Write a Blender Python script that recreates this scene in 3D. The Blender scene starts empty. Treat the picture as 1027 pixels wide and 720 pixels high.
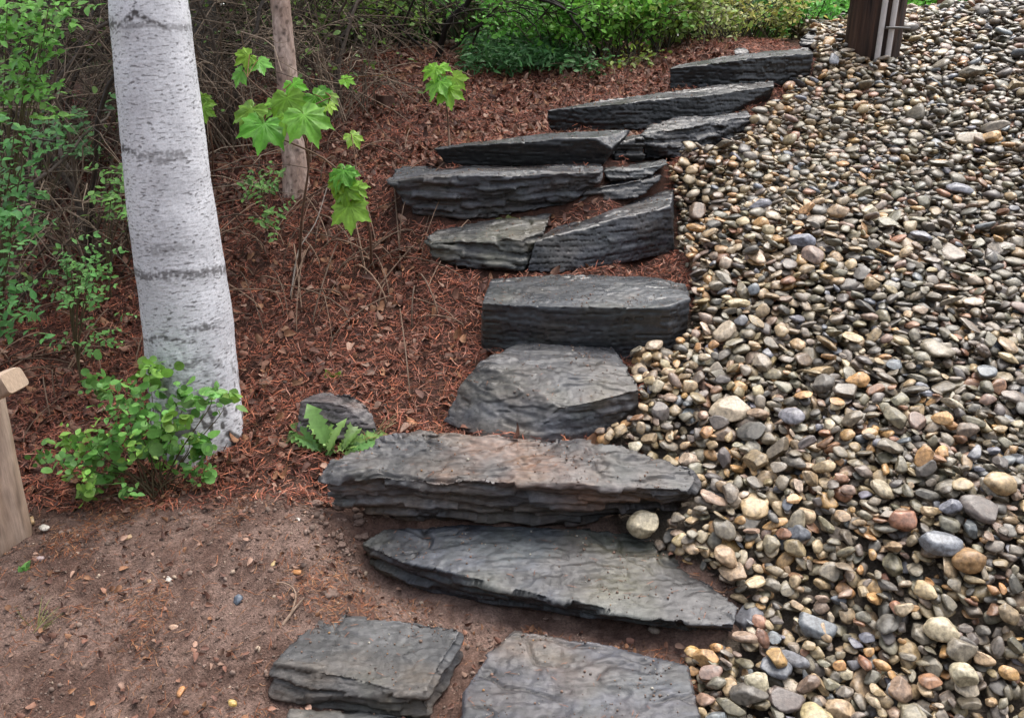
import bpy, bmesh, math, random
import numpy as np
from mathutils import Vector, Matrix

# ------------------------------------------------------------------ camera, sky, sun, exposure
SC = bpy.context.scene
COL = SC.collection
FPX, CX, CY, EYE, PITCH = 790.0, 513.5, 360.0, 1.6, math.radians(20)
cam_d = bpy.data.cameras.new('camera')
cam = bpy.data.objects.new('camera', cam_d); COL.objects.link(cam)
cam_d.sensor_width = 36; cam_d.lens = 36 * FPX / 1027; cam_d.sensor_fit = 'HORIZONTAL'
cam_d.clip_start = .05; cam_d.clip_end = 400
cam.location = (0, 0, EYE); cam.rotation_euler = (math.pi / 2 - PITCH, 0, 0)
SC.camera = cam

SUN_EL, SUN_AZ = math.radians(68), math.radians(35)      # azimuth from +Y, clockwise: beyond the steps, right
world = bpy.data.worlds.new('World'); SC.world = world; world.use_nodes = True
wn = world.node_tree; wn.nodes.clear()
sky = wn.nodes.new('ShaderNodeTexSky'); sky.sky_type = 'NISHITA'; sky.sun_disc = False
sky.sun_elevation = SUN_EL; sky.sun_rotation = SUN_AZ; sky.dust_density = 4; sky.ozone_density = 1
hs = wn.nodes.new('ShaderNodeHueSaturation'); hs.inputs['Saturation'].default_value = .42
bg = wn.nodes.new('ShaderNodeBackground'); bg.inputs['Strength'].default_value = .15
wo = wn.nodes.new('ShaderNodeOutputWorld')
wn.links.new(sky.outputs[0], hs.inputs['Color']); wn.links.new(hs.outputs[0], bg.inputs[0]); wn.links.new(bg.outputs[0], wo.inputs[0])
sun_d = bpy.data.lights.new('sun', 'SUN'); sun_d.energy = 1.3; sun_d.angle = math.radians(50); sun_d.color = (1, .95, .88)
sun = bpy.data.objects.new('sun', sun_d); COL.objects.link(sun)
sd = Vector((math.sin(SUN_AZ) * math.cos(SUN_EL), math.cos(SUN_AZ) * math.cos(SUN_EL), math.sin(SUN_EL)))
sun.rotation_euler = sd.to_track_quat('Z', 'Y').to_euler(); sun.location = sd * 20
SC.view_settings.view_transform = 'Standard'; SC.view_settings.look = 'None'
SC.view_settings.exposure = 1.35; SC.view_settings.gamma = 1
SC.cycles.max_bounces = 5; SC.cycles.diffuse_bounces = 3; SC.cycles.glossy_bounces = 2; SC.cycles.transmission_bounces = 3
SC.cycles.caustics_reflective = False; SC.cycles.caustics_refractive = False

rng = np.random.default_rng(11)
random.seed(5)
U = rng.uniform

# ------------------------------------------------------------------ helpers
CP, SP = math.cos(PITCH), math.sin(PITCH)
def ray(px, py):
    u = (px - CX) / FPX; v = (CY - py) / FPX
    return np.array([u, CP + v * SP, -SP + v * CP])
def at_d(px, py, d):
    r = ray(px, py); return np.array([0, 0, EYE]) + r * (d / r[1])
def at_z(px, py, z):
    r = ray(px, py); return np.array([0, 0, EYE]) + r * ((z - EYE) / r[2])
def project(P):
    P = np.asarray(P, float); x = P[..., 0]; y = P[..., 1]; z = P[..., 2] - EYE
    dep = y * CP - z * SP; up = y * SP + z * CP
    dep = np.maximum(dep, 1e-3)
    return CX + FPX * x / dep, CY - FPX * up / dep, dep

perm = np.random.default_rng(3).permutation(256); perm = np.concatenate([perm, perm, perm])
grads = np.random.default_rng(4).normal(size=(256, 3)); grads /= np.linalg.norm(grads, axis=1)[:, None]
def perlin(x, y, z=0.0):
    x, y, z = np.broadcast_arrays(np.asarray(x, float), np.asarray(y, float), np.asarray(z, float))
    xi = np.floor(x).astype(int); yi = np.floor(y).astype(int); zi = np.floor(z).astype(int)
    xf = x - xi; yf = y - yi; zf = z - zi
    f = lambda t: t * t * t * (t * (t * 6 - 15) + 10)
    u, v, w = f(xf), f(yf), f(zf)
    out = 0
    for i in (0, 1):
        for j in (0, 1):
            for k in (0, 1):
                h = perm[perm[perm[(xi + i) & 255] + ((yi + j) & 255)] + ((zi + k) & 255)]
                g = grads[h]
                n = g[..., 0] * (xf - i) + g[..., 1] * (yf - j) + g[..., 2] * (zf - k)
                out = out + n * (u if i else 1 - u) * (v if j else 1 - v) * (w if k else 1 - w)
    return out * 1.5
def fbm(x, y, z=0.0, o=4):
    s = 0; a = 1; t = 0
    for i in range(o):
        s = s + a * perlin(np.asarray(x) * 2**i + 7.3 * i, np.asarray(y) * 2**i + 3.1 * i, np.asarray(z) * 2**i); t += a; a *= .5
    return s / t * 1.4
def sstep(a, b, x):
    t = np.clip((x - a) / (b - a), 0, 1); return t * t * (3 - 2 * t)
def mix(a, b, t):
    t = np.asarray(t)[..., None]; return np.asarray(a) * (1 - t) + np.asarray(b) * t

class Acc:
    def __init__(s): s.v = []; s.f = []; s.c = []; s.n = 0
    def add(s, V, F, C):
        V = np.asarray(V, float).reshape(-1, 3); C = np.asarray(C, float)
        if C.ndim == 1: C = np.broadcast_to(C, (len(V), 3))
        s.v.append(V); s.c.append(C); s.f.append(np.asarray(F, int) + s.n); s.n += len(V)
    def inst(s, TV, TF, org, R, scale, C):
        """copies of a template: org (N,3), R (N,3,3) columns = axes, scale (N,) or (N,3), C (N,3) or (N,T,3)"""
        N, T = len(org), len(TV)
        scale = np.asarray(scale, float)
        if scale.ndim == 1: scale = np.repeat(scale[:, None], 3, 1)
        L = TV[None] * scale[:, None, :]
        W = np.einsum('nij,ntj->nti', R, L) + org[:, None, :]
        F = (TF[None] + (np.arange(N) * T)[:, None, None]).reshape(-1, TF.shape[1])
        C = np.asarray(C, float)
        if C.ndim == 2: C = np.repeat(C[:, None, :], T, 1)
        s.add(W.reshape(-1, 3), F, C.reshape(-1, 3))
    def mesh(s, name, m, smooth=True):
        V = np.concatenate(s.v); C = np.concatenate(s.c)
        me = bpy.data.meshes.new(name)
        tot = np.concatenate([np.full(len(f), f.shape[1]) for f in s.f]); idx = np.concatenate([f.ravel() for f in s.f])
        me.vertices.add(len(V)); me.vertices.foreach_set('co', V.ravel())
        me.loops.add(len(idx)); me.loops.foreach_set('vertex_index', idx)
        me.polygons.add(len(tot)); me.polygons.foreach_set('loop_start', np.concatenate([[0], np.cumsum(tot)[:-1]]))
        me.polygons.foreach_set('use_smooth', np.full(len(tot), smooth))
        ca = me.color_attributes.new('Col', 'FLOAT_COLOR', 'POINT')
        ca.data.foreach_set('color', np.concatenate([np.clip(C, 0, 1), np.ones((len(C), 1))], 1).ravel())
        me.materials.append(m); me.update(calc_edges=True); me.validate()
        return me
    def obj(s, name, m, parent=None, smooth=True, origin=None):
        if origin is not None: s.v = [v - np.asarray(origin) for v in s.v]
        o = bpy.data.objects.new(name, s.mesh(name, m, smooth)); COL.objects.link(o)
        if origin is not None: o.location = origin
        if parent is not None: o.parent = parent
        return o
def tag(o, label=None, cat=None, group=None, kind=None):
    if label: o['label'] = label
    if cat: o['category'] = cat
    if group: o['group'] = group
    if kind: o['kind'] = kind
    return o
def root(name, loc, label, cat, group=None):
    o = bpy.data.objects.new(name, None); COL.objects.link(o); o.location = loc; o.empty_display_size = .1
    return tag(o, label, cat, group)
def child(acc, name, m, par, smooth=True):
    """link acc as a part of par, vertices given in world space"""
    return acc.obj(name, m, par, smooth, None) if tuple(par.location) == (0, 0, 0) else _child(acc, name, m, par, smooth)
def _child(acc, name, m, par, smooth):
    off = np.array(par.location)
    p = par.parent
    while p is not None: off = off + np.array(p.location); p = p.parent
    acc.v = [v - off for v in acc.v]
    return acc.obj(name, m, par, smooth)

def norm(v): v = np.asarray(v, float); return v / np.maximum(np.linalg.norm(v, axis=-1, keepdims=True), 1e-9)
def frames(nrm, d):
    """frames with z = nrm, y ~ d"""
    z = norm(nrm); x = norm(np.cross(d, z)); y = np.cross(z, x)
    return np.stack([x, y, z], -1)
def rand_dirs(n): return norm(rng.normal(size=(n, 3)))
def ico(sub):
    bm = bmesh.new(); bmesh.ops.create_icosphere(bm, subdivisions=sub, radius=1)
    V = np.array([v.co[:] for v in bm.verts]); F = np.array([[v.index for v in f.verts] for f in bm.faces]); bm.free(); return V, F
ICO1, ICO2, ICO3, ICO4 = ico(1), ico(2), ico(3), ico(4)

def tube(acc, pts, rad, c, k=5):
    pts = np.asarray(pts, float); n = len(pts); rad = np.broadcast_to(np.asarray(rad, float), (n,))
    t = norm(np.gradient(pts, axis=0)); ref = np.array([.31, .17, .93]); 
    if abs(t[0] @ ref) > .9: ref = np.array([1, .1, .0])
    x = norm(np.cross(t, ref)); y = np.cross(t, x)
    a = np.arange(k) * 2 * math.pi / k
    V = pts[:, None, :] + rad[:, None, None] * (np.cos(a)[None, :, None] * x[:, None, :] + np.sin(a)[None, :, None] * y[:, None, :])
    i = np.arange(n - 1)[:, None] * k; j = np.arange(k)[None]; j2 = (j + 1) % k
    F = np.stack([i + j, i + j2, i + k + j2, i + k + j], -1).reshape(-1, 4)
    c = np.asarray(c, float)
    acc.add(V.reshape(-1, 3), F, c if c.ndim == 1 else np.repeat(c, k, 0))
def bez(p0, p1, p2, p3, n=12):
    t = np.linspace(0, 1, n)[:, None]
    return (1-t)**3*np.asarray(p0) + 3*(1-t)**2*t*np.asarray(p1) + 3*(1-t)*t*t*np.asarray(p2) + t**3*np.asarray(p3)
def spline(P, n=16):
    P = np.asarray(P, float); s = np.concatenate([[0], np.cumsum(np.linalg.norm(np.diff(P, axis=0), axis=1))])
    t = np.linspace(0, s[-1], n); Q = np.stack([np.interp(t, s, P[:, i]) for i in range(3)], -1)
    for _ in range(2): Q[1:-1] = (Q[:-2] + 2 * Q[1:-1] + Q[2:]) / 4
    return Q

# ------------------------------------------------------------------ materials
def material(name, rough=(.5, .8), spec=.4, nscale=40, namp=.35, bump=0, bscale=150, bdist=.004, trans=0, stretch=None, coat=0, backface=None, bump2=None):
    m = bpy.data.materials.new(name); m.use_nodes = True
    nt = m.node_tree; nt.nodes.clear(); N = nt.nodes.new; Lk = nt.links.new
    out = N('ShaderNodeOutputMaterial'); p = N('ShaderNodeBsdfPrincipled'); at = N('ShaderNodeAttribute'); at.attribute_name = 'Col'
    tc = N('ShaderNodeTexCoord'); mp = N('ShaderNodeMapping'); Lk(tc.outputs['Object'], mp.inputs[0])
    if stretch: mp.inputs['Scale'].default_value = stretch
    no = N('ShaderNodeTexNoise'); no.inputs['Scale'].default_value = nscale; no.inputs['Detail'].default_value = 5; no.inputs['Roughness'].default_value = .65
    Lk(mp.outputs[0], no.inputs['Vector'])
    mr = N('ShaderNodeMapRange'); mr.inputs[1].default_value = .3; mr.inputs[2].default_value = .7; mr.inputs[3].default_value = 1 - namp; mr.inputs[4].default_value = 1 + namp
    Lk(no.outputs['Fac'], mr.inputs[0])
    mx = N('ShaderNodeVectorMath'); mx.operation = 'SCALE'; Lk(at.outputs['Color'], mx.inputs[0]); Lk(mr.outputs[0], mx.inputs['Scale'])
    Lk(mx.outputs[0], p.inputs['Base Color'])
    rr = N('ShaderNodeMapRange'); rr.inputs[1].default_value = .35; rr.inputs[2].default_value = .65; rr.inputs[3].default_value = rough[0]; rr.inputs[4].default_value = rough[1]
    no2 = N('ShaderNodeTexNoise'); no2.inputs['Scale'].default_value = nscale * .37; no2.inputs['Detail'].default_value = 3; Lk(mp.outputs[0], no2.inputs['Vector'])
    Lk(no2.outputs['Fac'], rr.inputs[0]); Lk(rr.outputs[0], p.inputs['Roughness'])
    p.inputs['Specular IOR Level'].default_value = spec; p.inputs['Coat Weight'].default_value = coat; p.inputs['Coat Roughness'].default_value = .25
    if bump:
        nb = N('ShaderNodeTexNoise'); nb.inputs['Scale'].default_value = bscale; nb.inputs['Detail'].default_value = 6; nb.inputs['Roughness'].default_value = .7
        Lk(mp.outputs[0], nb.inputs['Vector'])
        b = N('ShaderNodeBump'); b.inputs['Strength'].default_value = bump; b.inputs['Distance'].default_value = bdist
        Lk(nb.outputs['Fac'], b.inputs['Height']); Lk(b.outputs[0], p.inputs['Normal'])
    if trans:
        tr = N('ShaderNodeBsdfTranslucent'); Lk(mx.outputs[0], tr.inputs[0]); ms = N('ShaderNodeMixShader'); ms.inputs[0].default_value = trans
        Lk(p.outputs[0], ms.inputs[1]); Lk(tr.outputs[0], ms.inputs[2]); Lk(ms.outputs[0], out.inputs[0])
    else:
        Lk(p.outputs[0], out.inputs[0])
    return m
M_soil = material('soil', (.7, .95), .25, 130, .5, 1, 170, .014)
M_mulch = material('mulch', (.55, .85), .35, 90, .3)
M_crumb = material('soil_crumbs', (.75, .95), .25, 120, .3)
M_slate = material('slate', (.26, .52), .5, 34, .55, .7, 210, .0026, stretch=(1, 2.2, 4), coat=.15)
M_slate_smooth = material('slate_smooth', (.25, .52), .5, 26, .45, .5, 190, .0024, stretch=(1, 1.4, 1.7), coat=.15)
M_pebble = material('pebble', (.25, .55), .5, 75, .6, .5, 160, .003, coat=.12)
M_birch = material('birch_bark', (.6, .8), .3, 170, .2, .25, 160, .002)
M_bark = material('bark', (.7, .9), .25, 60, .35, .8, 90, .006, stretch=(1, 1, .3))
M_wood = material('pale_wood', (.5, .7), .35, 30, .22, .35, 70, .003, stretch=(6, 6, .5))
M_polewood = material('pole_wood', (.6, .85), .3, 40, .5, .7, 70, .006, stretch=(4, 4, .15))
M_twig = material('twig', (.6, .85), .3, 60, .35)
M_leaf = material('leaf', (.35, .6), .4, 60, .2, trans=.35)
M_far = material('far_leaf', (.5, .7), .25, 20, .25, trans=.3)
M_litter = material('dry_leaf', (.55, .8), .3, 60, .3)
M_plastic = material('conduit', (.35, .5), .45, 40, .08)
M_metal = material('strap_metal', (.35, .5), .5, 60, .2)

# ------------------------------------------------------------------ the slabs: photo outlines with heights or distances
SLABS = []
def spec(*a, **k): SLABS.append((a, k))
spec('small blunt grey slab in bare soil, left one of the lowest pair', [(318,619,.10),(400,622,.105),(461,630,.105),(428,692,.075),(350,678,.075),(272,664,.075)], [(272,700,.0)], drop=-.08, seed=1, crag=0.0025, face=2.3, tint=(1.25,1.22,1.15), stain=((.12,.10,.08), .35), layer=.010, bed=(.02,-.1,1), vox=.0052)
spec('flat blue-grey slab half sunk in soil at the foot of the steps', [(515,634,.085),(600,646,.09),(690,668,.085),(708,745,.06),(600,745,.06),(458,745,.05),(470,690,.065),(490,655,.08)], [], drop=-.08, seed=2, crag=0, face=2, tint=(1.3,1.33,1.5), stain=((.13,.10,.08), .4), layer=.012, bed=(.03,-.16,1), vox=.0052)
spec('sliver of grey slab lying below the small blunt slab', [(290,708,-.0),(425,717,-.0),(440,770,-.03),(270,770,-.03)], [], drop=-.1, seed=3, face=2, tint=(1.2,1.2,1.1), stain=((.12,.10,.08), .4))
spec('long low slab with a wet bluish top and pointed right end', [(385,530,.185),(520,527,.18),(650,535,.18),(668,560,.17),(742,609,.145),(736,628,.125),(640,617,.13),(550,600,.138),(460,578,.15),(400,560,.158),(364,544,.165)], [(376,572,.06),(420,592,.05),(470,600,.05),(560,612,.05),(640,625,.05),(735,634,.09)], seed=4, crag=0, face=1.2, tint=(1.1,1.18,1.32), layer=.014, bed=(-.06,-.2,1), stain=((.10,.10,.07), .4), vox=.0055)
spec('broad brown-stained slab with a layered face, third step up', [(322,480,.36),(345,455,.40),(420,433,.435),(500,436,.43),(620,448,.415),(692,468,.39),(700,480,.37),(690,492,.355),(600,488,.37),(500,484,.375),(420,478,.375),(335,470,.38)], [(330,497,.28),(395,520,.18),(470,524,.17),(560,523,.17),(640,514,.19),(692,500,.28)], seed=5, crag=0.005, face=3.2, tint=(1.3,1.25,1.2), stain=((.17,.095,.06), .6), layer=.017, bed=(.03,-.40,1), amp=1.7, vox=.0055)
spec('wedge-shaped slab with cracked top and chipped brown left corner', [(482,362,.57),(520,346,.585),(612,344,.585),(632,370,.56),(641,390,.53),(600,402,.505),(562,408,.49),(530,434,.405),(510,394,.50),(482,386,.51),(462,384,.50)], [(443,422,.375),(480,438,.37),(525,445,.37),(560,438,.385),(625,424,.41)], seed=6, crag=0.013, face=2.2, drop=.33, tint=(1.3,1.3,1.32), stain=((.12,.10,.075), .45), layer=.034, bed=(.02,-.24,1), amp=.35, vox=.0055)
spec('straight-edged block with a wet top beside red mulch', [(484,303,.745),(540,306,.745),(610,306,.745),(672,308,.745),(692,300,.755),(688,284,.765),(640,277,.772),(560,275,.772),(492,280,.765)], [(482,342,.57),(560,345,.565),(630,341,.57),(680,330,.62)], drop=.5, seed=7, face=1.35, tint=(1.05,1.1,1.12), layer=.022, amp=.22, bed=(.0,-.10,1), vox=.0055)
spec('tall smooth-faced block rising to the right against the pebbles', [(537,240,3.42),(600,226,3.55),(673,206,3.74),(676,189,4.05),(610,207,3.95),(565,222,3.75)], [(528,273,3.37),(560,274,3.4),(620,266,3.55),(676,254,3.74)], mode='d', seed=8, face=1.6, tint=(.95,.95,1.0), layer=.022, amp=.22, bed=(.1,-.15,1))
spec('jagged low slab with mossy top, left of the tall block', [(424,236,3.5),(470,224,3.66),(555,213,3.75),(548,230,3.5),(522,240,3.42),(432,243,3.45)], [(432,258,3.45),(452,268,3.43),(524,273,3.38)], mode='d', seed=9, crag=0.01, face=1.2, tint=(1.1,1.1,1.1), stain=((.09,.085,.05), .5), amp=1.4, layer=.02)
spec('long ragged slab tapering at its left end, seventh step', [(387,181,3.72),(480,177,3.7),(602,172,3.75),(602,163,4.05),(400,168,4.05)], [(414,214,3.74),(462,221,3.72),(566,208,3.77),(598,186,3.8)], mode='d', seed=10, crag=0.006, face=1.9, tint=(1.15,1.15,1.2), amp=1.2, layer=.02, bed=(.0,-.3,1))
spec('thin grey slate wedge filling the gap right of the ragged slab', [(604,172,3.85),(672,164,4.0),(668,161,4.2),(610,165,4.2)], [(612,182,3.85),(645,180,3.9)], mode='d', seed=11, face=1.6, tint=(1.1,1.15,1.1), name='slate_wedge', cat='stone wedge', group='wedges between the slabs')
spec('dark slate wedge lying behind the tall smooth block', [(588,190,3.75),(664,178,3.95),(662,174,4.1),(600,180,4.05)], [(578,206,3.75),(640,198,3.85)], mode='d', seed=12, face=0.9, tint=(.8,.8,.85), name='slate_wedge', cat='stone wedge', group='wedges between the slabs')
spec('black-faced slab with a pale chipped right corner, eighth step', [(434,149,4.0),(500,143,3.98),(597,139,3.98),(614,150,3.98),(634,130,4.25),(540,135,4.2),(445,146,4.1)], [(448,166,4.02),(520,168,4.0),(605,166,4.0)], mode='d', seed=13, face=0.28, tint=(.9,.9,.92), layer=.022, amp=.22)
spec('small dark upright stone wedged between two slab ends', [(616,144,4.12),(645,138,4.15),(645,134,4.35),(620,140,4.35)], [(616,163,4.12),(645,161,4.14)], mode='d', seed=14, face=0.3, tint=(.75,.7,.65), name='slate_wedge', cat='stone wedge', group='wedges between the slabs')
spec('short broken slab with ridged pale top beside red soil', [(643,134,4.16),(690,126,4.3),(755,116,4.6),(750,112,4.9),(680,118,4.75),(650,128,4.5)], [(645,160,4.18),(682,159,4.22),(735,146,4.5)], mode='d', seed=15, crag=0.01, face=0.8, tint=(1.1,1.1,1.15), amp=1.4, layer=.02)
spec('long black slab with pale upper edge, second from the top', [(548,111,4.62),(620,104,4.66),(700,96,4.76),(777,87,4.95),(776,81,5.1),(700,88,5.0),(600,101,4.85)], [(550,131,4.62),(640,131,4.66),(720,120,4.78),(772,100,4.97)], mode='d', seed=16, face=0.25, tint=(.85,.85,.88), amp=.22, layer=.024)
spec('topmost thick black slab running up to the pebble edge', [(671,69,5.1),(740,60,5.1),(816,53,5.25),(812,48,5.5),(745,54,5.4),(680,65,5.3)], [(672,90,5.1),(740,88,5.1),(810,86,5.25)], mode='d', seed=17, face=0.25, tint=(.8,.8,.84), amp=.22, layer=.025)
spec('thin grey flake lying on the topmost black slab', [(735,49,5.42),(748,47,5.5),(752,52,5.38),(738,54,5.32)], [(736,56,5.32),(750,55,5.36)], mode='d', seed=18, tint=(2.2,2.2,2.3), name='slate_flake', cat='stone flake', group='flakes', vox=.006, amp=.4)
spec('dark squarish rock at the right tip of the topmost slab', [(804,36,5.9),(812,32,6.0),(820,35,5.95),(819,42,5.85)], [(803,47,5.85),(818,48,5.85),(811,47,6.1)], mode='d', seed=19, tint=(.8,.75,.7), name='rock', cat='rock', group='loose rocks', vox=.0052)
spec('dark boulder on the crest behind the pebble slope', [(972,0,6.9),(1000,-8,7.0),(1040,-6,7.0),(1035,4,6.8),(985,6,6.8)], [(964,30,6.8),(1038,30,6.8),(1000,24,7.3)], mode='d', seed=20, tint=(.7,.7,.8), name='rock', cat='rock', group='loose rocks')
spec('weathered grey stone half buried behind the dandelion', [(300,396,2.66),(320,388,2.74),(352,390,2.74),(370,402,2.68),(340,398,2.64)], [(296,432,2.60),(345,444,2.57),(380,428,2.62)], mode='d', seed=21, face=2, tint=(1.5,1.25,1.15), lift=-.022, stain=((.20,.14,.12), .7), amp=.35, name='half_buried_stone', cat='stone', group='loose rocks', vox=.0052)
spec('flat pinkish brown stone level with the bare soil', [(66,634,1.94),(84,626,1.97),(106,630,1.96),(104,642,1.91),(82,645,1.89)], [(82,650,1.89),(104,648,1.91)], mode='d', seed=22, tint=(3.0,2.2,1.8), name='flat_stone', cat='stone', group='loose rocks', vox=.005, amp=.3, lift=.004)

# ------------------------------------------------------------------ ground
ctrl = [(0,720,1.66),(100,650,1.83),(200,600,1.97),(350,600,1.98),(513,720,1.62),(330,510,2.33),(20,530,2.22),(150,490,2.42),(225,455,2.63),
 (270,440,2.62),(330,420,2.68),(300,300,3.42),(300,190,4.3),(50,400,3.0),(50,300,3.8),(100,200,4.8),(50,100,6.5),(240,130,5.2),(350,100,5.6),(400,60,6.3),
 (440,50,6.7),(520,80,5.95),(420,445,2.55),(460,395,2.8),(476,343,3.08),(425,277,3.45),(388,218,3.82),(395,178,4.15),(430,148,4.55),(545,125,4.9),(560,98,5.4),(640,82,5.5),(720,45,6.2),
 (690,507,2.2),(660,523,2.22),(643,536,2.22),(350,708,1.70),(430,714,1.67),(650,645,1.87),(660,545,2.2),
 (700,660,1.83),(760,640,1.87),(712,500,2.27),(645,440,2.52),(640,372,2.85),(700,300,3.17),(702,240,3.6),(640,268,3.62),(682,258,3.72),(665,165,4.25),(725,165,4.3),(790,110,4.95),(825,70,5.4),
 (1027,720,1.58),(1027,600,1.8),(1027,480,2.15),(1027,360,2.7),(1027,240,3.45),(1027,120,4.6),(1027,52,5.6),(1027,25,6.2),
 (880,620,1.84),(880,480,2.2),(860,360,2.75),(860,200,3.85),(870,72,5.5),(930,36,6.2),(840,42,6.45)]
CT = np.array([at_d(*c) for c in ctrl])
extra = [(-3,0,-.15),(0,0,-.12),(0,.9,-.06),(3,0,-.1),(2.4,1.6,.12),(3.4,3.0,.75),(4.6,4.6,1.45),(5,6,1.82),(2,8,1.86),(4,9,1.9),(0,9,1.88),(-3,9,1.75),(-5,6,1.2),(-5,3,.3),(-3.2,2,.08),
 (-12,-8,-.4),(12,-8,-.2),(-14,4,.4),(14,4,1.4),(-12,16,2.0),(12,16,2.4),(0,16,2.15),(0,-12,-.4),(0,30,2.5),(-25,25,2.3),(25,25,2.7),(-30,0,.4),(30,0,1),(0,-30,-.5),(-25,-25,-.5),(25,-25,-.3)]
foot = []
for a_, k_ in SLABS:
    if k_.get('name') is None and k_['seed'] > 3:
        for p in a_[2]:
            q = (at_z if k_.get('mode', 'z') == 'z' else at_d)(*p); foot.append(q + (0, -.02, -.02))
CT = np.concatenate([CT, np.array(extra, float), np.array(foot)])
def tps(r2): return .5 * r2 * np.log(r2 + 1e-9)
n_ = len(CT); r2 = ((CT[:, None, :2] - CT[None, :, :2])**2).sum(-1)
A_ = np.zeros((n_ + 3, n_ + 3)); A_[:n_, :n_] = tps(r2) + np.eye(n_) * .0015
A_[:n_, n_] = 1; A_[:n_, n_+1:] = CT[:, :2]; A_[n_:, :n_] = A_[:n_, n_:].T
W_ = np.linalg.solve(A_, np.concatenate([CT[:, 2], [0, 0, 0]]))
def gz0(x, y):
    x = np.asarray(x, float); y = np.asarray(y, float); s = x.shape; x = x.ravel(); y = y.ravel(); o = np.zeros(len(x))
    for a in range(0, len(x), 20000):
        xx = x[a:a+20000]; yy = y[a:a+20000]
        o[a:a+20000] = tps((xx[:, None] - CT[None, :, 0])**2 + (yy[:, None] - CT[None, :, 1])**2) @ W_[:-3] + W_[-3] + W_[-2] * xx + W_[-1] * yy
    return o.reshape(s)
GX0, GX1, GY0, GY1, GS = -6.0, 6.0, -1.0, 12.0, .04
_gx = np.arange(GX0, GX1 + GS, GS); _gy = np.arange(GY0, GY1 + GS, GS)
_GG = gz0(*np.meshgrid(_gx, _gy, indexing='ij'))
def gz(x, y):
    x = np.clip(np.asarray(x, float), GX0, GX1 - GS); y = np.clip(np.asarray(y, float), GY0, GY1 - GS)
    fx = (x - GX0) / GS; fy = (y - GY0) / GS; i = fx.astype(int); j = fy.astype(int); fx = fx - i; fy = fy - j
    return _GG[i, j]*(1-fx)*(1-fy) + _GG[i+1, j]*fx*(1-fy) + _GG[i, j+1]*(1-fx)*fy + _GG[i+1, j+1]*fx*fy
def gpt(px, py):
    """where the ray through a photo point meets the ground"""
    r = ray(px, py); t = np.arange(1.2, 12, .01); P = np.array([0, 0, EYE]) + r * t[:, None]
    h = P[:, 2] - gz(P[:, 0], P[:, 1]); k = np.argmax(h < 0) if (h < 0).any() else len(t) - 1
    return P[k]
def gnormal(x, y):
    e = .03; return norm(np.stack([-(gz(x+e, y) - gz(x-e, y)) / (2*e), -(gz(x, y+e) - gz(x, y-e)) / (2*e), np.ones_like(np.asarray(x, float))], -1))
# left border of the gravel, x as a function of y
gb = np.array([gpt(*p)[:2] for p in [(690,719),(688,690),(690,662),(745,635),(738,600),(650,558),(612,526),(612,512),(640,452),(575,440),(640,405),(625,350),(690,320),(690,280),(676,250),(676,215),(672,178),(715,160),(755,140),(785,110),(800,88),(820,70),(815,50),(800,38)]])
_o = np.argsort(gb[:, 1]); gb = gb[_o]
def gravel_x(y): return np.interp(y, gb[:, 1], gb[:, 0])
# soil / mulch border
def soil_mask(x, y):
    e = y - (2.42 + .12 * x) + .22 * fbm(x * 2.2, y * 2.2, 3.3)
    return 1 - sstep(-.12, .16, e)
def warp_axis(lo, a, b, hi, fine, grow):
    c = list(np.arange(a, b, fine)); s = fine; v = b; r = []
    while v < hi: r.append(v); s *= grow; v += s
    r.append(hi); s = fine; v = a; l = []
    while v > lo: s *= grow; v -= s; l.append(max(v, lo))
    return np.array(sorted(set(l)) + c + r)
xs = warp_axis(-70, -3.0, 2.0, 70, .013, 1.10); ys = warp_axis(-60, 1.35, 5.0, 90, .013, 1.10)
X, Y = np.meshgrid(xs, ys, indexing='ij')
Z = np.where((np.abs(X) < 5.9) & (Y > -.9) & (Y < 11.9), gz(X, Y), gz0(X, Y))
gmk = sstep(-.02, .06, X - gravel_x(Y)) * (Y < 8) * (Y > .5)
sm = soil_mask(X, Y) * (1 - gmk)
Z = Z + .026 * fbm(X * 3, Y * 3, 1.7) * (1 - gmk) + .017 * fbm(X * 14, Y * 14, .4) + .006 * np.abs(fbm(X * 34, Y * 34, 2.4)) * (.3 + sm)
Z = np.where(gmk > .5, Z - .012, Z)
n1 = fbm(X * 5, Y * 5, 9); n2 = fbm(X * 40, Y * 40, 5, 3)
soil_c = mix((.150, .088, .068), (.275, .182, .146), sstep(-.45, .45, n1 + .4 * n2)) * (1 + .35 * n2)[..., None]
mul_c = mix((.05, .023, .016), (.10, .043, .027), sstep(-.4, .4, n2)) 
gc = mix(mul_c, soil_c, sm); gc = mix(gc, (.13, .105, .082), gmk)
far = sstep(7.0, 8.5, Y); gc = mix(gc, (.05, .06, .025), far)
acc = Acc()
nx, ny = X.shape
I = np.arange(nx * ny).reshape(nx, ny)
acc.add(np.stack([X, Y, Z], -1), np.stack([I[:-1, :-1], I[1:, :-1], I[1:, 1:], I[:-1, 1:]], -1).reshape(-1, 4), gc.reshape(-1, 3))
tag(acc.obj('ground', M_soil), 'brown soil bank rising beside the stone steps', 'ground', kind='structure')

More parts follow.
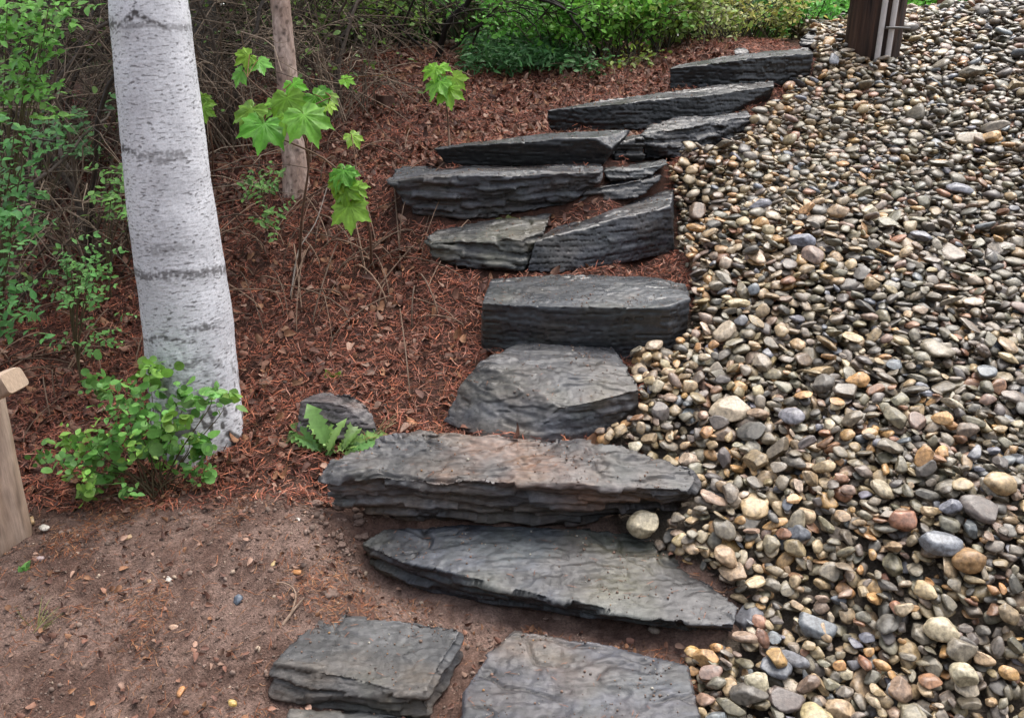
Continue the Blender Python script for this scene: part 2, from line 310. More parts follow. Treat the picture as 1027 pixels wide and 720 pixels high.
# ------------------------------------------------------------------ slate slabs
slab_tops = []      # (verts, normals) for grit and pebbles
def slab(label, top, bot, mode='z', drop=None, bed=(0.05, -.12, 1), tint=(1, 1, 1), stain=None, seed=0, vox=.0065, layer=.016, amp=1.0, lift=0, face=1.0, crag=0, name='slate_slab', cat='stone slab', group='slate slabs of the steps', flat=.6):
    f = at_z if mode == 'z' else at_d
    pts = [f(*p) for p in top] + [f(*p) for p in bot]
    if drop is not None: pts += [np.array([p[0], p[1] + .0, drop]) for p in pts[:len(top)]]
    bm = bmesh.new()
    for p in pts: bm.verts.new(p)
    r = bmesh.ops.convex_hull(bm, input=bm.verts[:])
    bmesh.ops.delete(bm, geom=[g for g in r['geom_interior'] if isinstance(g, bmesh.types.BMVert)], context='VERTS')
    me = bpy.data.meshes.new('tmp'); bm.to_mesh(me); bm.free()
    o = bpy.data.objects.new('tmp', me); COL.objects.link(o)
    md = o.modifiers.new('r', 'REMESH'); md.mode = 'VOXEL'; md.voxel_size = vox
    bpy.context.view_layer.update()
    ev = o.evaluated_get(bpy.context.evaluated_depsgraph_get()); m2 = ev.to_mesh()
    n = len(m2.vertices); V = np.zeros(n * 3); m2.vertices.foreach_get('co', V); V = V.reshape(-1, 3)
    Nn = np.zeros(n * 3); m2.vertices.foreach_get('normal', Nn); Nn = Nn.reshape(-1, 3)
    F = np.array([p.vertices[:] for p in m2.polygons if len(p.vertices) == 4]); F3 = [p.vertices[:] for p in m2.polygons if len(p.vertices) == 3]
    ev.to_mesh_clear(); bpy.data.objects.remove(o); bpy.data.meshes.remove(me)
    b = norm(np.array(bed)); s = seed * 13.7
    a1 = norm(np.cross((0, 1, .1), b)); a2 = np.cross(b, a1)
    t1, t2, u = V @ a1, V @ a2, V @ b
    up = np.abs(Nn @ b)                               # 1 on bedding faces, 0 on broken edges
    side = 1 - sstep(.55, .85, up)
    uw = u + .020 * perlin(t1 * 3 + s, t2 * 5, s) + .007 * perlin(t1 * 9, t2 * 16 + s, 2) + .0025 * perlin(t1 * 30, t2 * 50, s)
    uw = uw + .45 * layer * perlin(u * 23, s, .3)
    L = uw / layer; cell = np.floor(L); fr = L - cell
    # ledges on broken edges
    hsh = lambda a, b_: np.modf(np.abs(np.sin(a * 12.9898 + b_ * 78.233 + s) * 43758.5453))[0] * 2 - 1
    tl = t1 + .35 * t2 + .02 * perlin(t1 * 12, u * 40, s)
    blk = hsh(cell, np.floor(tl * (3 + 3 * np.abs(hsh(cell, 1.7))) + 10 * hsh(cell, 5.1))) + .5 * hsh(cell + .5, np.floor(tl * 8 + 10 * hsh(cell, 2.2)))
    led = .75 * blk + .5 * perlin(cell * 3.77 + s, t1 * 3.2, t2 * 3.2) + .5 * perlin(cell * 1.9 + s, t1 * 9, t2 * 9)
    Nl = norm(Nn - (Nn @ b)[:, None] * b)
    d_side = led * .014 * amp + (.003 + .006 * amp) * fbm(V[:, 0] * 7 + s, V[:, 1] * 7, V[:, 2] * 7) - .006 * sstep(.82, 1, fr)
    # contour steps on the cleaved top
    ter = (sstep(.5 - flat * .3, .5 + flat * .3, fr) - fr) * layer * .75 * amp * sstep(-.15, .35, perlin(t1 * 3.5 + s, t2 * 3.5, 4 + s))
    d_top = ter + .016 * fbm(t1 * 2.5 + s, t2 * 3.5, s, 3) + .0012 * perlin(t1 * 10, t2 * 46, s) * amp + .003 * np.round(2.2 * fbm(t1 * 2.4 + s, t2 * 8, s + 3, 3)) * amp
    V2 = V + Nl * (d_side * side)[:, None] + b * (d_top * (1 - side) * np.sign(Nn @ b))[:, None] + Nn * (.0022 * fbm(V[:, 0] * 45, V[:, 1] * 45, V[:, 2] * 45, 2))[:, None]
    if crag:
        q_ = fbm(t1 * 2.0 + s, t2 * 8 + 1.2 * t1, u * 12, 4) * 2.2 + .12 * perlin(t1 * 30, t2 * 60, s); V2 = V2 + Nn * (crag * (np.floor(q_) + sstep(.75, 1, q_ - np.floor(q_))) / 2)[:, None]
    ck = 1 - sstep(0, .05, np.abs(perlin(t1 * 1.6 + s, t2 * 4.5 + .5 * t1 * np.sin(s), s) + .12 * perlin(t1 * 14, t2 * 14, s)))
    ck = np.maximum(ck, .8 * (1 - sstep(0, .06, np.abs(perlin(t1 * 4 + s + 30, t2 * 9, s) + .15 * perlin(t1 * 22, t2 * 22, s))))) * sstep(-.1, .3, perlin(t1 * 3 + s, t2 * 3, 9)) * (1 - side)
    V2 = V2 - b * (.009 * ck)[:, None]
    # colour: layered slate with lighter and darker beds, rust stains with a shape of their own
    q = .5 + .5 * perlin(cell * 2.3 + s, t1 * 1.5, t2 * 2) 
    w = .5 + .5 * fbm(t1 * 4 + s, t2 * 9, u * 14)
    sheen = sstep(.35, .75, .5 + .5 * fbm(t1 * 3 + 5 + s, t2 * 7, u * 10))
    c = mix((.020, .0205, .023), (.070, .072, .080), sstep(.1, .9, .45 * q + .55 * w)); c = c * (1 + (face - 1) * side)[:, None]  # face paints lit and shaded fronts into the side colour
    c = mix(c, (.118, .120, .128), (1 - side) * (.12 + .6 * sheen)); c = mix(c, c * .3, sstep(.15, .5, perlin(t1 * 3 + s, t2 * 34 + 2 * perlin(t1 * 5, t2 * 5, s), u * 55)) * .55)  # wet sky sheen painted on the tops as paler patches; then dark streaks
    c = mix(c, c * .6, sstep(.86, 1, fr) * .8)
    c = mix(c, c * .22, ck); c = c * np.array(tint) * .62
    if stain is not None:
        sc, amt = stain
        c = mix(c, sc, amt * sstep(-.1, .5, fbm(t1 * 2.6 + 3 + s, t2 * 3, u * 8 + s)))
    c = mix(c, c * np.array((1.18, 1.0, .80)), .8 * sstep(-.05, .4, fbm(t1 * 3.3 + 9, t2 * 4 + s, u * 6)))
    c = mix(c, c * np.array((.92, .99, .86)), .6 * sstep(.0, .4, fbm(t1 * 4 + s, t2 * 5 + 20, u * 6)))
    c = c * (1 + .25 * perlin(t1 * 60, t2 * 60, u * 60))[:, None]
    # splash of earth low on the stone
    zlo = V[:, 2] - gz(V[:, 0], V[:, 1])
    c = mix(c, (.13, .085, .062), .6 * sstep(.02, -.03, zlo - .03 * fbm(V[:, 0] * 9, V[:, 1] * 9, V[:, 2] * 9)))
    ac = Acc(); org = V2.mean(0); org[2] = V2[:, 2].min()
    V2[:, 2] += lift
    ac.add(V2, F, c)
    if len(F3): ac.f.append(np.array(F3))
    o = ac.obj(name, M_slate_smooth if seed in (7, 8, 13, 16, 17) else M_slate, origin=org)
    slab_tops.append((V2, Nn, name))
    return tag(o, label, cat, group)

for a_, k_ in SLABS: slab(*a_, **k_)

# ------------------------------------------------------------------ pebbles, dropped one by one on a height map
CELL = .007
PX0, PX1, PY0, PY1 = .15, 4.9, 1.15, 7.3
hx = np.arange(PX0, PX1, CELL); hy = np.arange(PY0, PY1, CELL)
HX, HY = np.meshgrid(hx, hy, indexing='ij')
H = gz(HX, HY); G0 = H.copy()
own = np.full(H.shape, -1, int)
for V2, Nn, nm in slab_tops:
    i = ((V2[:, 0] - PX0) / CELL).astype(int); j = ((V2[:, 1] - PY0) / CELL).astype(int)
    for di in (-1, 0, 1):
        for dj in (-1, 0, 1):
            ii, jj = i + di, j + dj; ok = (ii >= 0) & (jj >= 0) & (ii < H.shape[0]) & (jj < H.shape[1])
            np.maximum.at(H, (ii[ok], jj[ok]), V2[ok, 2])
POLE = at_d(871, 72, 5.55); POLE[2] = gz(POLE[0], POLE[1])
H[(HX - POLE[0])**2 + (HY - POLE[1])**2 < .16**2] += 1.0
reg = (HX > gravel_x(HY) + .025 * perlin(HX * 6, HY * 6, .5)) & (HX < .66 * np.sqrt(HY**2 + (EYE - G0)**2) + .55) & (HX - .2 < 4.5)
RI, RJ = np.nonzero(reg)
area = len(RI) * CELL**2
NP = int(area * 1650)
lng = np.clip(.0212 * np.exp(rng.normal(0, .30, NP)), .009, .05)
lng[rng.random(NP) < .02] *= 1.4
ax = np.stack([lng, lng * U(.5, .88, NP), lng * U(.20, .48, NP)], 1)
order = np.arange(NP)
pos = np.zeros((NP, 3)); rot = np.zeros((NP, 3, 3))
gdx = np.gradient(G0, CELL, axis=0); gdy = np.gradient(G0, CELL, axis=1)
K = 9
_s = np.argsort(RJ, kind='stable'); RI, RJ = RI[_s], RJ[_s]
ci = np.clip(rng.integers(0, len(RI), (NP, 1)) + rng.integers(-len(RI) // 12, len(RI) // 12, (NP, K)), 0, len(RI) - 1)
ax *= (1 + .38 * np.clip((hy[RJ[ci[:, 0]]] - 2.0) / 3.2, 0, 1))[:, None]; jit = rng.normal(0, .33, (NP, 2)); spin = U(0, math.pi * 2, NP)
for n in range(NP):
    i0, j0 = RI[ci[n, 0]], RJ[ci[n, 0]]
    z = norm(np.array([-gdx[i0, j0] * .85 + jit[n, 0], -gdy[i0, j0] * .85 + jit[n, 1], 1]))
    t = np.array([math.cos(spin[n]), math.sin(spin[n]), 0]); t = norm(t - (t @ z) * z); R = np.stack([t, np.cross(z, t), z], 1)
    A = R @ np.diag(1 / ax[n]**2) @ R.T
    w = int(ax[n, 0] / CELL) + 1
    o = np.arange(-w, w + 1) * CELL; dx, dy = np.meshgrid(o, o, indexing='ij')
    Bq = A[0, 2] * dx + A[1, 2] * dy; Cq = A[0, 0] * dx * dx + 2 * A[0, 1] * dx * dy + A[1, 1] * dy * dy - 1
    disc = Bq * Bq - A[2, 2] * Cq; mk = disc > 0; sq = np.sqrt(np.where(mk, disc, 0))
    zb = np.where(mk, (-Bq - sq) / A[2, 2], 9); zt = np.where(mk, (-Bq + sq) / A[2, 2], -9)
    best = None
    for k in range(K):
        i, j = RI[ci[n, k]], RJ[ci[n, k]]
        if i < w or j < w or i + w >= H.shape[0] or j + w >= H.shape[1]: continue
        rest = (H[i-w:i+w+1, j-w:j+w+1] - zb).max()
        sc = rest - G0[i, j] + ax[n, 2] * .5
        if best is None or sc < best[0]: best = (sc, i, j, rest)
    if best is None: pos[n] = (0, 0, -99); continue
    _, i, j, rest = best
    rest -= ax[n, 2] * .34
    pos[n] = (hx[i], hy[j], rest); rot[n] = R
    sl = (slice(i-w, i+w+1), slice(j-w, j+w+1)); tz = rest + zt; up_ = tz > H[sl]
    H[sl] = np.where(up_, tz, H[sl]); own[sl] = np.where(up_, n, own[sl])
good = pos[:, 2] > -50
# colours
pal = [((.128,.117,.100), .27, 'grey'), ((.070,.066,.062), .14, 'dark grey'), ((.115,.106,.082), .18, 'olive grey'), ((.215,.173,.115), .18, 'tan'), ((.26,.165,.08), .055, 'ochre'),
       ((.105,.118,.145), .055, 'blue-grey'), ((.165,.095,.063), .045, 'rust brown'), ((.28,.25,.20), .045, 'cream'), ((.16,.122,.10), .05, 'pinkish brown')]
pc = np.array([p[0] for p in pal]); pw = np.array([p[1] for p in pal])
# the stones that stand out in the bank: photo point, length in pixels, colour, flatness
FEAT = [(941,545,40,5,.42),(970,564,32,4,.7),(903,522,28,6,.85),(944,633,34,7,.5),(963,652,34,0,.6),(965,677,28,7,.85),(906,611,18,7,.9),(877,591,24,4,.6),(818,628,38,5,.4),(748,621,34,5,.5),(752,699,38,1,.4),(708,661,26,4,.6),(785,703,40,1,.5),
 (1003,487,34,3,.6),(645,527,32,7,.85),(800,536,24,5,.5),(903,692,28,8,.8),(778,661,24,4,.7),(859,382,24,4,.6),(988,374,24,5,.5),(795,419,26,5,.5),(873,285,18,3,.85),(851,289,20,1,.8),(762,207,22,5,.5),(962,193,26,5,.5),(972,142,26,7,.4),(993,140,20,4,.8),(1019,88,20,3,.6),(885,70,14,4,.6),(720,425,22,1,.5),(690,462,20,7,.6),(925,470,26,1,.5)]
fp, fr_, fa = [], [], []
for px, py, ln_, cl_, fl in FEAT:
    r = ray(px, py); t = np.arange(1.3, 8, .006); Q = np.array([0, 0, EYE]) + r * t[:, None]
    i = np.clip(((Q[:, 0] - PX0) / CELL).astype(int), 0, H.shape[0] - 1); j = np.clip(((Q[:, 1] - PY0) / CELL).astype(int), 0, H.shape[1] - 1)
    k = np.argmax(Q[:, 2] < H[i, j]); q = Q[k]; a = ln_ * project(q)[2] / FPX / 2; aa = np.array([a, a * (.62 + .3 * fl), a * (.25 + .45 * fl)])
    z = norm(np.array([-gdx[i[k], j[k]] + U(-.25, .25), -gdy[i[k], j[k]] + U(-.3, .1), 1])); th = U(-.5, .5); tt = np.array([math.cos(th), math.sin(th), 0]); tt = norm(tt - (tt @ z) * z)
    fp.append(q + z * aa[2] * .45); fr_.append(np.stack([tt, np.cross(z, tt), z], 1)); fa.append(aa)
NF = len(FEAT); N0 = NP; NP += NF
pos = np.concatenate([pos, fp]); rot = np.concatenate([rot, fr_]); ax = np.concatenate([ax, fa]); good = np.concatenate([good, np.ones(NF, bool)])
near_steps = np.clip(1 - (pos[:, 0] - gravel_x(pos[:, 1])) / 1.1, 0, 1)
cls = np.zeros(NP, int)
for n in range(NP):
    w = pw.copy(); w[[3, 4, 7, 8]] *= .55 + 1.6 * near_steps[n]; w[[0, 1, 2]] *= 1.15 - .35 * near_steps[n]; w /= w.sum()
    cls[n] = np.searchsorted(np.cumsum(w), rng.random() * .9999)
cls[N0:] = [f[3] for f in FEAT]
pcol = pc[cls] * np.array([1.42, 1.30, 1.15]) * U(.72, 1.3, (NP, 1)) * U(.95, 1.05, (NP, 3))
# templates
def pebble_templates(base, n):
    out = []
    for t in range(n):
        V = base[0].copy(); s = t * 5.3
        e = U(.8, 1.15); V = np.sign(V) * np.abs(V)**e
        r = 1 + .17 * perlin(V[:, 0] * 1.1 + s, V[:, 1] * 1.1, V[:, 2] * 1.1 + s) + .06 * perlin(V[:, 0] * 3, V[:, 1] * 3 + s, V[:, 2] * 3)
        V = V * r[:, None]; V[:, 0] += .12 * U(-1, 1) * V[:, 1]
        for _ in range(rng.integers(3, 8)):            # a worn flat face
            d = norm(rng.normal(size=3)); q = V @ d; lim = U(.52, .84); V = V - np.maximum(q - lim, 0)[:, None] * d * .95
        out.append(np.clip(V, -1.12, 1.12))
    return out
TP3, TP2, TP4 = pebble_templates(ICO3, 14), pebble_templates(ICO2, 10), pebble_templates(ICO4, 40)
band_f = U(1.5, 6, NP); band_a = np.where(rng.random(NP) < .45, U(.1, .5, NP), .04); band_s = U(0, 99, NP)
def pebble_cols(n, TV):
    b = perlin(TV[None, :, 0] * .8 + band_s[n][:, None], TV[None, :, 1] * .8, TV[None, :, 2] * band_f[n][:, None] * 1.6 + band_s[n][:, None])
    return pcol[n][:, None, :] * (1 + band_a[n][:, None] * b * 1.6)[..., None]
# which show largest in the photo
ii, jj = np.nonzero(own >= 0)
P_ = np.stack([hx[ii], hy[jj], H[ii, jj]], -1); u_, v_, dep = project(P_)
inf = (u_ > 2) & (u_ < 1025) & (v_ > 2) & (v_ < 718)
share = np.bincount(own[ii, jj][inf], weights=1 / dep[inf]**2.0 * np.maximum(.25, (EYE - P_[inf, 2] + .5 * P_[inf, 1]) / dep[inf]), minlength=NP)
share[N0:] = 1e9; big = np.argsort(-share)[:300]
isbig = np.zeros(NP, bool); isbig[big] = True
cu, cv, cd = project(pos)
acc = Acc(); tpick = rng.integers(0, 14, NP)
for t in range(14):
    n = np.nonzero(good & ~isbig & (cd < 3.6) & (tpick == t))[0]
    if len(n): acc.inst(TP3[t], ICO3[1], pos[n], rot[n], ax[n], pebble_cols(n, TP3[t]))
    if t < 10:
        n = np.nonzero(good & ~isbig & (cd >= 3.6) & (tpick % 10 == t))[0]
        if len(n): acc.inst(TP2[t], ICO2[1], pos[n], rot[n], ax[n], pebble_cols(n, TP2[t]))
tag(acc.obj('gravel', M_pebble), 'bank of mixed grey and tan river pebbles right of the steps', 'gravel', kind='stuff')
# labels for the individual ones
def landmark(u, v):
    if v > 640 and u < 800: return 'right of the half-sunk blue-grey slab'
    if 560 < v <= 640 and u < 800: return 'by the pointed end of the long low slab'
    if 420 < v <= 560 and u < 780: return 'by the right end of the brown-stained slab'
    if v <= 420 and u < 760: return 'close beside the upper slabs'
    if v < 200: return 'on the upper slope below the utility pole'
    if u > 930: return 'near the right edge of the photo' if v < 600 else 'in the bottom right corner of the photo'
    if v > 620: return 'at the bottom edge of the pebble bank'
    if v > 460: return 'low in the middle of the pebble bank'
    return 'halfway up the pebble bank'
bigl = list(big); bp = np.stack([cu[bigl], cv[bigl]], 1)
used = {}
def shape_word(n):
    a, b, c = ax[n]
    return ('round' if b > .82 * a and c > .45 * a else 'flat' if c < .4 * a else 'long' if b < .68 * a else 'oval')
def size_word(n): return 'large' if ax[n, 0] > .047 else 'small' if ax[n, 0] < .03 else 'middling'
def near_pebble(n, dx, dy):
    d = np.hypot(cu[bigl] - cu[n] - dx, cv[bigl] - cv[n] - dy); d[bigl.index(n)] = 1e9; return bigl[int(np.argmin(d))]
peb_objs = []
for n in bigl:
    a = Acc(); t = n % 40
    a.inst(TP4[t], ICO4[1], np.zeros((1, 3)), rot[n][None], ax[n][None], pebble_cols(np.array([n]), TP4[t]))
    o = a.obj('pebble', M_pebble); o.location = pos[n]
    base = f'{size_word(n)} {pal[cls[n]][2]} {shape_word(n)} pebble'
    l = near_pebble(n, -25, 0); r = near_pebble(n, 25, 0); d_ = near_pebble(n, 0, 25)
    lab = f'{base} {landmark(cu[n], cv[n])}'
    cand = [lab, f'{base} between {pal[cls[l]][2]} and {pal[cls[r]][2]} ones, {landmark(cu[n], cv[n])}',
            f'{base} above a {shape_word(d_)} {pal[cls[d_]][2]} one, {landmark(cu[n], cv[n])}',
            f'{base} above a {pal[cls[d_]][2]} one, right of a {pal[cls[l]][2]} one',
            f'{base} left of a {shape_word(r)} {pal[cls[r]][2]} one']
    peb_objs.append((o, cand))
counts = {}
for o, c in peb_objs:
    for q in c: counts[q] = counts.get(q, 0) + 1
seen = set()
for o, c in peb_objs:
    ch = [q for q in c if len(q.split()) <= 16 and q not in seen]
    ch = ([q for q in ch if counts[q] == 1] or ch or [q for q in c if len(q.split()) <= 16][:1])[0]
    seen.add(ch); tag(o, ch, 'pebble', 'pebbles of the gravel bank')

# ------------------------------------------------------------------ mulch, litter, crumbs
def strip_templates(n, seg=4):
    out = []
    for t in range(n):
        s = np.linspace(-.5, .5, seg + 1); curl = U(-.5, .5); z = curl * .35 * (s * s - .1) + .03 * rng.normal(size=seg + 1)
        x = U(-.5, .5) * s * s + .04 * rng.normal(size=seg + 1); w = .5 * (1 - (2 * s)**4 * U(.2, .9)); tw = U(-.9, .9) * s
        L = np.stack([x - w * np.cos(tw) * .10, s, z - w * np.sin(tw) * .10], -1); R_ = np.stack([x + w * np.cos(tw) * .10, s, z + w * np.sin(tw) * .10], -1)
        V = np.stack([L, R_], 1).reshape(-1, 3); k = np.arange(seg) * 2
        out.append((V, np.stack([k, k + 1, k + 3, k + 2], -1)))
    return out
ST = strip_templates(16)
slabH = np.full(H.shape, -9.0)
# height map of slab tops left of the pebbles too
SX0, SX1, SY0, SY1, SCL = -1.2, 2.6, 1.2, 6.2, .01
sx = np.full((int((SX1 - SX0) / SCL) + 2, int((SY1 - SY0) / SCL) + 2), -9.0)
for V2, Nn, nm in slab_tops:
    i = ((V2[:, 0] - SX0) / SCL).astype(int); j = ((V2[:, 1] - SY0) / SCL).astype(int); ok = (i >= 0) & (j >= 0) & (i < sx.shape[0]) & (j < sx.shape[1])
    np.maximum.at(sx, (i[ok], j[ok]), V2[ok, 2])
def slab_z(x, y):
    i = ((x - SX0) / SCL).astype(int); j = ((y - SY0) / SCL).astype(int); ok = (i >= 0) & (j >= 0) & (i < sx.shape[0]) & (j < sx.shape[1])
    r = np.full(len(x), -9.0); r[ok] = sx[i[ok], j[ok]]; return r
def visible_xy(n, y0, y1, x0=-4.2, x1=2.0, power=1.0):
    """random ground points left of the gravel and inside the view"""
    r = []
    tot = 0
    while tot < n:
        y = y0 + (y1 - y0) * rng.random(n)**power; x = U(x0, x1, n)
        k = (x > -.68 * np.sqrt(y * y + 1.2) - .35) & (x < gravel_x(y) + .04)
        r.append(np.stack([x[k], y[k]], -1)); tot += k.sum()
    return np.concatenate(r)[:n]
def ground_detail(x, y): return gz(x, y) + .026 * fbm(x * 3, y * 3, 1.7) + .017 * fbm(x * 14, y * 14, .4)
mc = np.array([(.185,.070,.040),(.135,.052,.033),(.085,.038,.027),(.25,.115,.065),(.15,.07,.05),(.05,.025,.019),(.24,.15,.11)])
acc = Acc()
xy = visible_xy(150000, 2.3, 6.6, power=1.15)
den = (1 - soil_mask(xy[:, 0], xy[:, 1])); sz_ = slab_z(xy[:, 0], xy[:, 1]); g_ = ground_detail(xy[:, 0], xy[:, 1])
keep = (rng.random(len(xy)) < .07 + .93 * den) & (sz_ < g_ + .015) & ((fbm(xy[:, 0] * 4.5, xy[:, 1] * 4.5, 77) > -.32) | (rng.random(len(xy)) < .3))
xy = xy[keep]; g_ = g_[keep]; N = len(xy)
ln = np.clip(.038 * np.exp(rng.normal(0, .45, N)), .012, .11); wd = U(.5, 1.3, N) * .030
nz = gnormal(xy[:, 0], xy[:, 1]) + rng.normal(0, .38, (N, 3)); dr = rand_dirs(N); dr[:, 2] *= .35
Rm = frames(nz, dr); lift = np.abs(rng.normal(0, .010, N)) + .002
org = np.stack([xy[:, 0], xy[:, 1], g_ + lift], -1)
tone = np.clip(.5 + .5 * fbm(xy[:, 0] * 2.5, xy[:, 1] * 2.5, 8), 0, 1)
cm = mc[rng.integers(0, len(mc), N)] * np.array([1.62, 1.22, 1.15]) * U(.55, 1.4, (N, 1)) * (.7 + .6 * tone)[:, None]
for t in range(16):
    k = np.arange(t, N, 16); acc.inst(*ST[t], org[k], Rm[k], np.stack([wd[k], ln[k], ln[k]], -1), cm[k])
tag(acc.obj('bark_mulch', M_mulch), 'shredded red-brown bark mulch covering the bank left of the steps', 'mulch', kind='stuff')

# dry needles scattered on bare soil, in patches
acc = Acc()
xy = visible_xy(80000, 1.45, 2.9)
pat = sstep(.05, .5, fbm(xy[:, 0] * 3.2, xy[:, 1] * 3.2, 21)); sz_ = slab_z(xy[:, 0], xy[:, 1]); g_ = ground_detail(xy[:, 0], xy[:, 1])
keep = (rng.random(len(xy)) < (.05 + .62 * pat)) & (sz_ < g_ + .015)
xy = xy[keep]; g_ = g_[keep]; N = len(xy)
ln = U(.012, .045, N); Rm = frames(gnormal(xy[:, 0], xy[:, 1]) + rng.normal(0, .25, (N, 3)), rand_dirs(N) * (1, 1, .2))
cm = np.array([(.34,.12,.05),(.24,.085,.04),(.36,.18,.09),(.09,.05,.035)])[rng.integers(0, 4, N)] * U(.45, 1.3, (N, 1))
org = np.stack([xy[:, 0], xy[:, 1], g_ + .003 + .004 * rng.random(N)], -1)
for t in range(16):
    k = np.arange(t, N, 16); acc.inst(*ST[t], org[k], Rm[k], np.stack([np.full(len(k), .014), ln[k], ln[k]], -1), cm[k])
tag(acc.obj('dry_needles', M_mulch), 'fallen orange-brown conifer needles strewn over the bare soil', 'needles', kind='stuff')

# soil crumbs and clods
acc = Acc()
xy = visible_xy(52000, 1.4, 3.0)
m_ = soil_mask(xy[:, 0], xy[:, 1]); sz_ = slab_z(xy[:, 0], xy[:, 1]); g_ = ground_detail(xy[:, 0], xy[:, 1])
keep = (rng.random(len(xy)) < .15 + .85 * m_ * (.35 + .65 * (fbm(xy[:, 0] * 3, xy[:, 1] * 3, 40) > -.1))) & (sz_ < g_ + .02)
xy = xy[keep]; g_ = g_[keep]; N = len(xy)
s_ = np.clip((.0019 * np.exp(rng.normal(0, .6, N))), .0009, .010)
clod = np.exp(-(((xy[:, 0] - gpt(375, 530)[0]) / .22)**2 + ((xy[:, 1] - gpt(375, 530)[1]) / .2)**2)); s_ *= 1 + 1.3 * clod
cm = mix((.11,.068,.052), (.22,.16,.13), rng.random(N)) * U(.65, 1.25, (N, 1))
pale = rng.random(N) < .05; cm[pale] = (.38, .29, .22)
Rm = frames(rand_dirs(N), rand_dirs(N)); TV = ICO1[0] * (1 + .25 * np.array([perlin(*(v * 1.7)) for v in ICO1[0]]))[:, None]
acc.inst(TV, ICO1[1], np.stack([xy[:, 0], xy[:, 1], g_ + s_ * .3], -1), Rm, np.stack([s_ * U(.7, 1.3, N), s_, s_ * U(.35, .7, N)], -1), cm)
for cx_, cy_ in [(330,508),(345,500),(352,545),(338,553),(320,560),(372,500),(365,515),(388,512),(355,528),(322,535),(308,540),(345,575),(330,590),(700,655),(560,625)]:
    for k in range(5):
        p = gpt(cx_ + U(-14, 14), cy_ + U(-9, 9)); s = .005 + .02 * rng.random()**2.2; I3 = ICO3[0]
        V = I3 * (1 + .55 * fbm(I3[:, 0] * 1.3 + cx_ + k, I3[:, 1] * 1.3, I3[:, 2] * 1.3 + cy_, 4))[:, None] * (s, s * U(.6, 1), s * .55)
        acc.add(V + p + (0, 0, s * .12), ICO3[1], np.array((.19, .13, .105)) * U(.8, 1.15) * (1 + .3 * perlin(I3[:, 0] * 5 + k, I3[:, 1] * 5, I3[:, 2] * 5))[:, None])
tag(acc.obj('soil_crumbs', M_crumb), 'loose crumbs and clods of brown earth around the lowest slabs', 'soil crumbs', kind='stuff')

# grit, dirt and needle scraps lying on the slabs
acc = Acc()
for V2, Nn, nm in slab_tops[:17]:
    k = np.nonzero(Nn[:, 2] > .72)[0]
    if not len(k): continue
    nn = int(len(k) * .10); k = rng.choice(k, nn); p = V2[k]
    keep = rng.random(nn) < .15 + .85 * sstep(-.05, .4, fbm(p[:, 0] * 5, p[:, 1] * 5, 60)); p = p[keep]; nn = len(p)
    s_ = np.clip(.0016 * np.exp(rng.normal(0, .5, nn)), .0008, .006)
    c_ = np.array([(.16,.11,.085),(.2,.13,.1),(.36,.33,.28),(.3,.17,.08),(.12,.10,.09)])[rng.choice(5, nn, p=[.4,.3,.12,.06,.12])]
    acc.inst(TV, ICO1[1], p + (0, 0, .001), frames(rand_dirs(nn), rand_dirs(nn)), s_, c_)
    k = rng.choice(np.nonzero(Nn[:, 2] > .72)[0], int(nn * .12) + 1); nn = len(k)
    acc.inst(*ST[3], V2[k] + (0, 0, .004), frames(rng.normal(0, .2, (nn, 3)) + (0, 0, 1), rand_dirs(nn) * (1, 1, .2)), np.stack([np.full(nn, .013), U(.01, .035, nn), U(.01, .03, nn)], -1), np.array([(.26,.11,.06)]) * U(.5, 1.3, (nn, 1)))
tag(acc.obj('grit', M_crumb), 'fine grit and needle scraps lying on the slab tops', 'grit', kind='stuff')

# dry leaves on the upper bank
def leaf_template(out, fold=.15, curl=.1):
    """outline (x, y) from base (0,0) to tip (0,1), right half; returns a folded leaf of quads/tris as triangles"""
    o = np.array(out, float); n = len(o)
    mid = np.stack([np.zeros(n), o[:, 1], -curl * o[:, 1]**2], -1)
    rt = np.stack([o[:, 0], o[:, 1], fold * o[:, 0] - curl * o[:, 1]**2], -1); lf = rt * (-1, 1, 1)
    V = np.concatenate([mid, rt, lf]); F = []
    for i in range(n - 1):
        F += [[i, n+i, n+i+1], [i, n+i+1, i+1], [i, i+1, 2*n+i+1], [i, 2*n+i+1, 2*n+i]]
    return V, np.array(F)
LF_OV = leaf_template([(0,0),(.2,.18),(.29,.42),(.2,.72),(0,1)], .25, .15)
LF_RD = leaf_template([(0,0),(.3,.10),(.46,.34),(.47,.58),(.32,.86),(0,.98)], .18, .12)
LF_NR = leaf_template([(0,0),(.10,.25),(.12,.55),(0,1)], .3, .25)
LF_DRY = leaf_template([(0,0),(.24,.15),(.33,.45),(.2,.8),(0,1)], .7, .6)
acc = Acc()
xy = np.concatenate([visible_xy(9000, 4.2, 7.0, -3, 1.6), visible_xy(2600, 2.3, 4.2, -2.6, .6), visible_xy(900, 1.45, 2.4, -2, .6)])
g_ = ground_detail(xy[:, 0], xy[:, 1]); keep = slab_z(xy[:, 0], xy[:, 1]) < g_ + .02; xy = xy[keep]; g_ = g_[keep]; N = len(xy)
cm = np.array([(.24,.125,.085),(.17,.08,.055),(.30,.185,.135),(.12,.06,.045),(.26,.13,.07)])[rng.integers(0, 5, N)] * U(.6, 1.25, (N, 1))
acc.inst(*LF_DRY, np.stack([xy[:, 0], xy[:, 1], g_ + .006 + .012 * rng.random(N)], -1), frames(gnormal(xy[:, 0], xy[:, 1]) * np.where(rng.random(N) < .5, 1, -1)[:, None] + rng.normal(0, .45, (N, 3)), rand_dirs(N) * (1, 1, .3)), U(.02, .055, N) * np.where(xy[:, 1] < 2.4, .5, 1), cm)
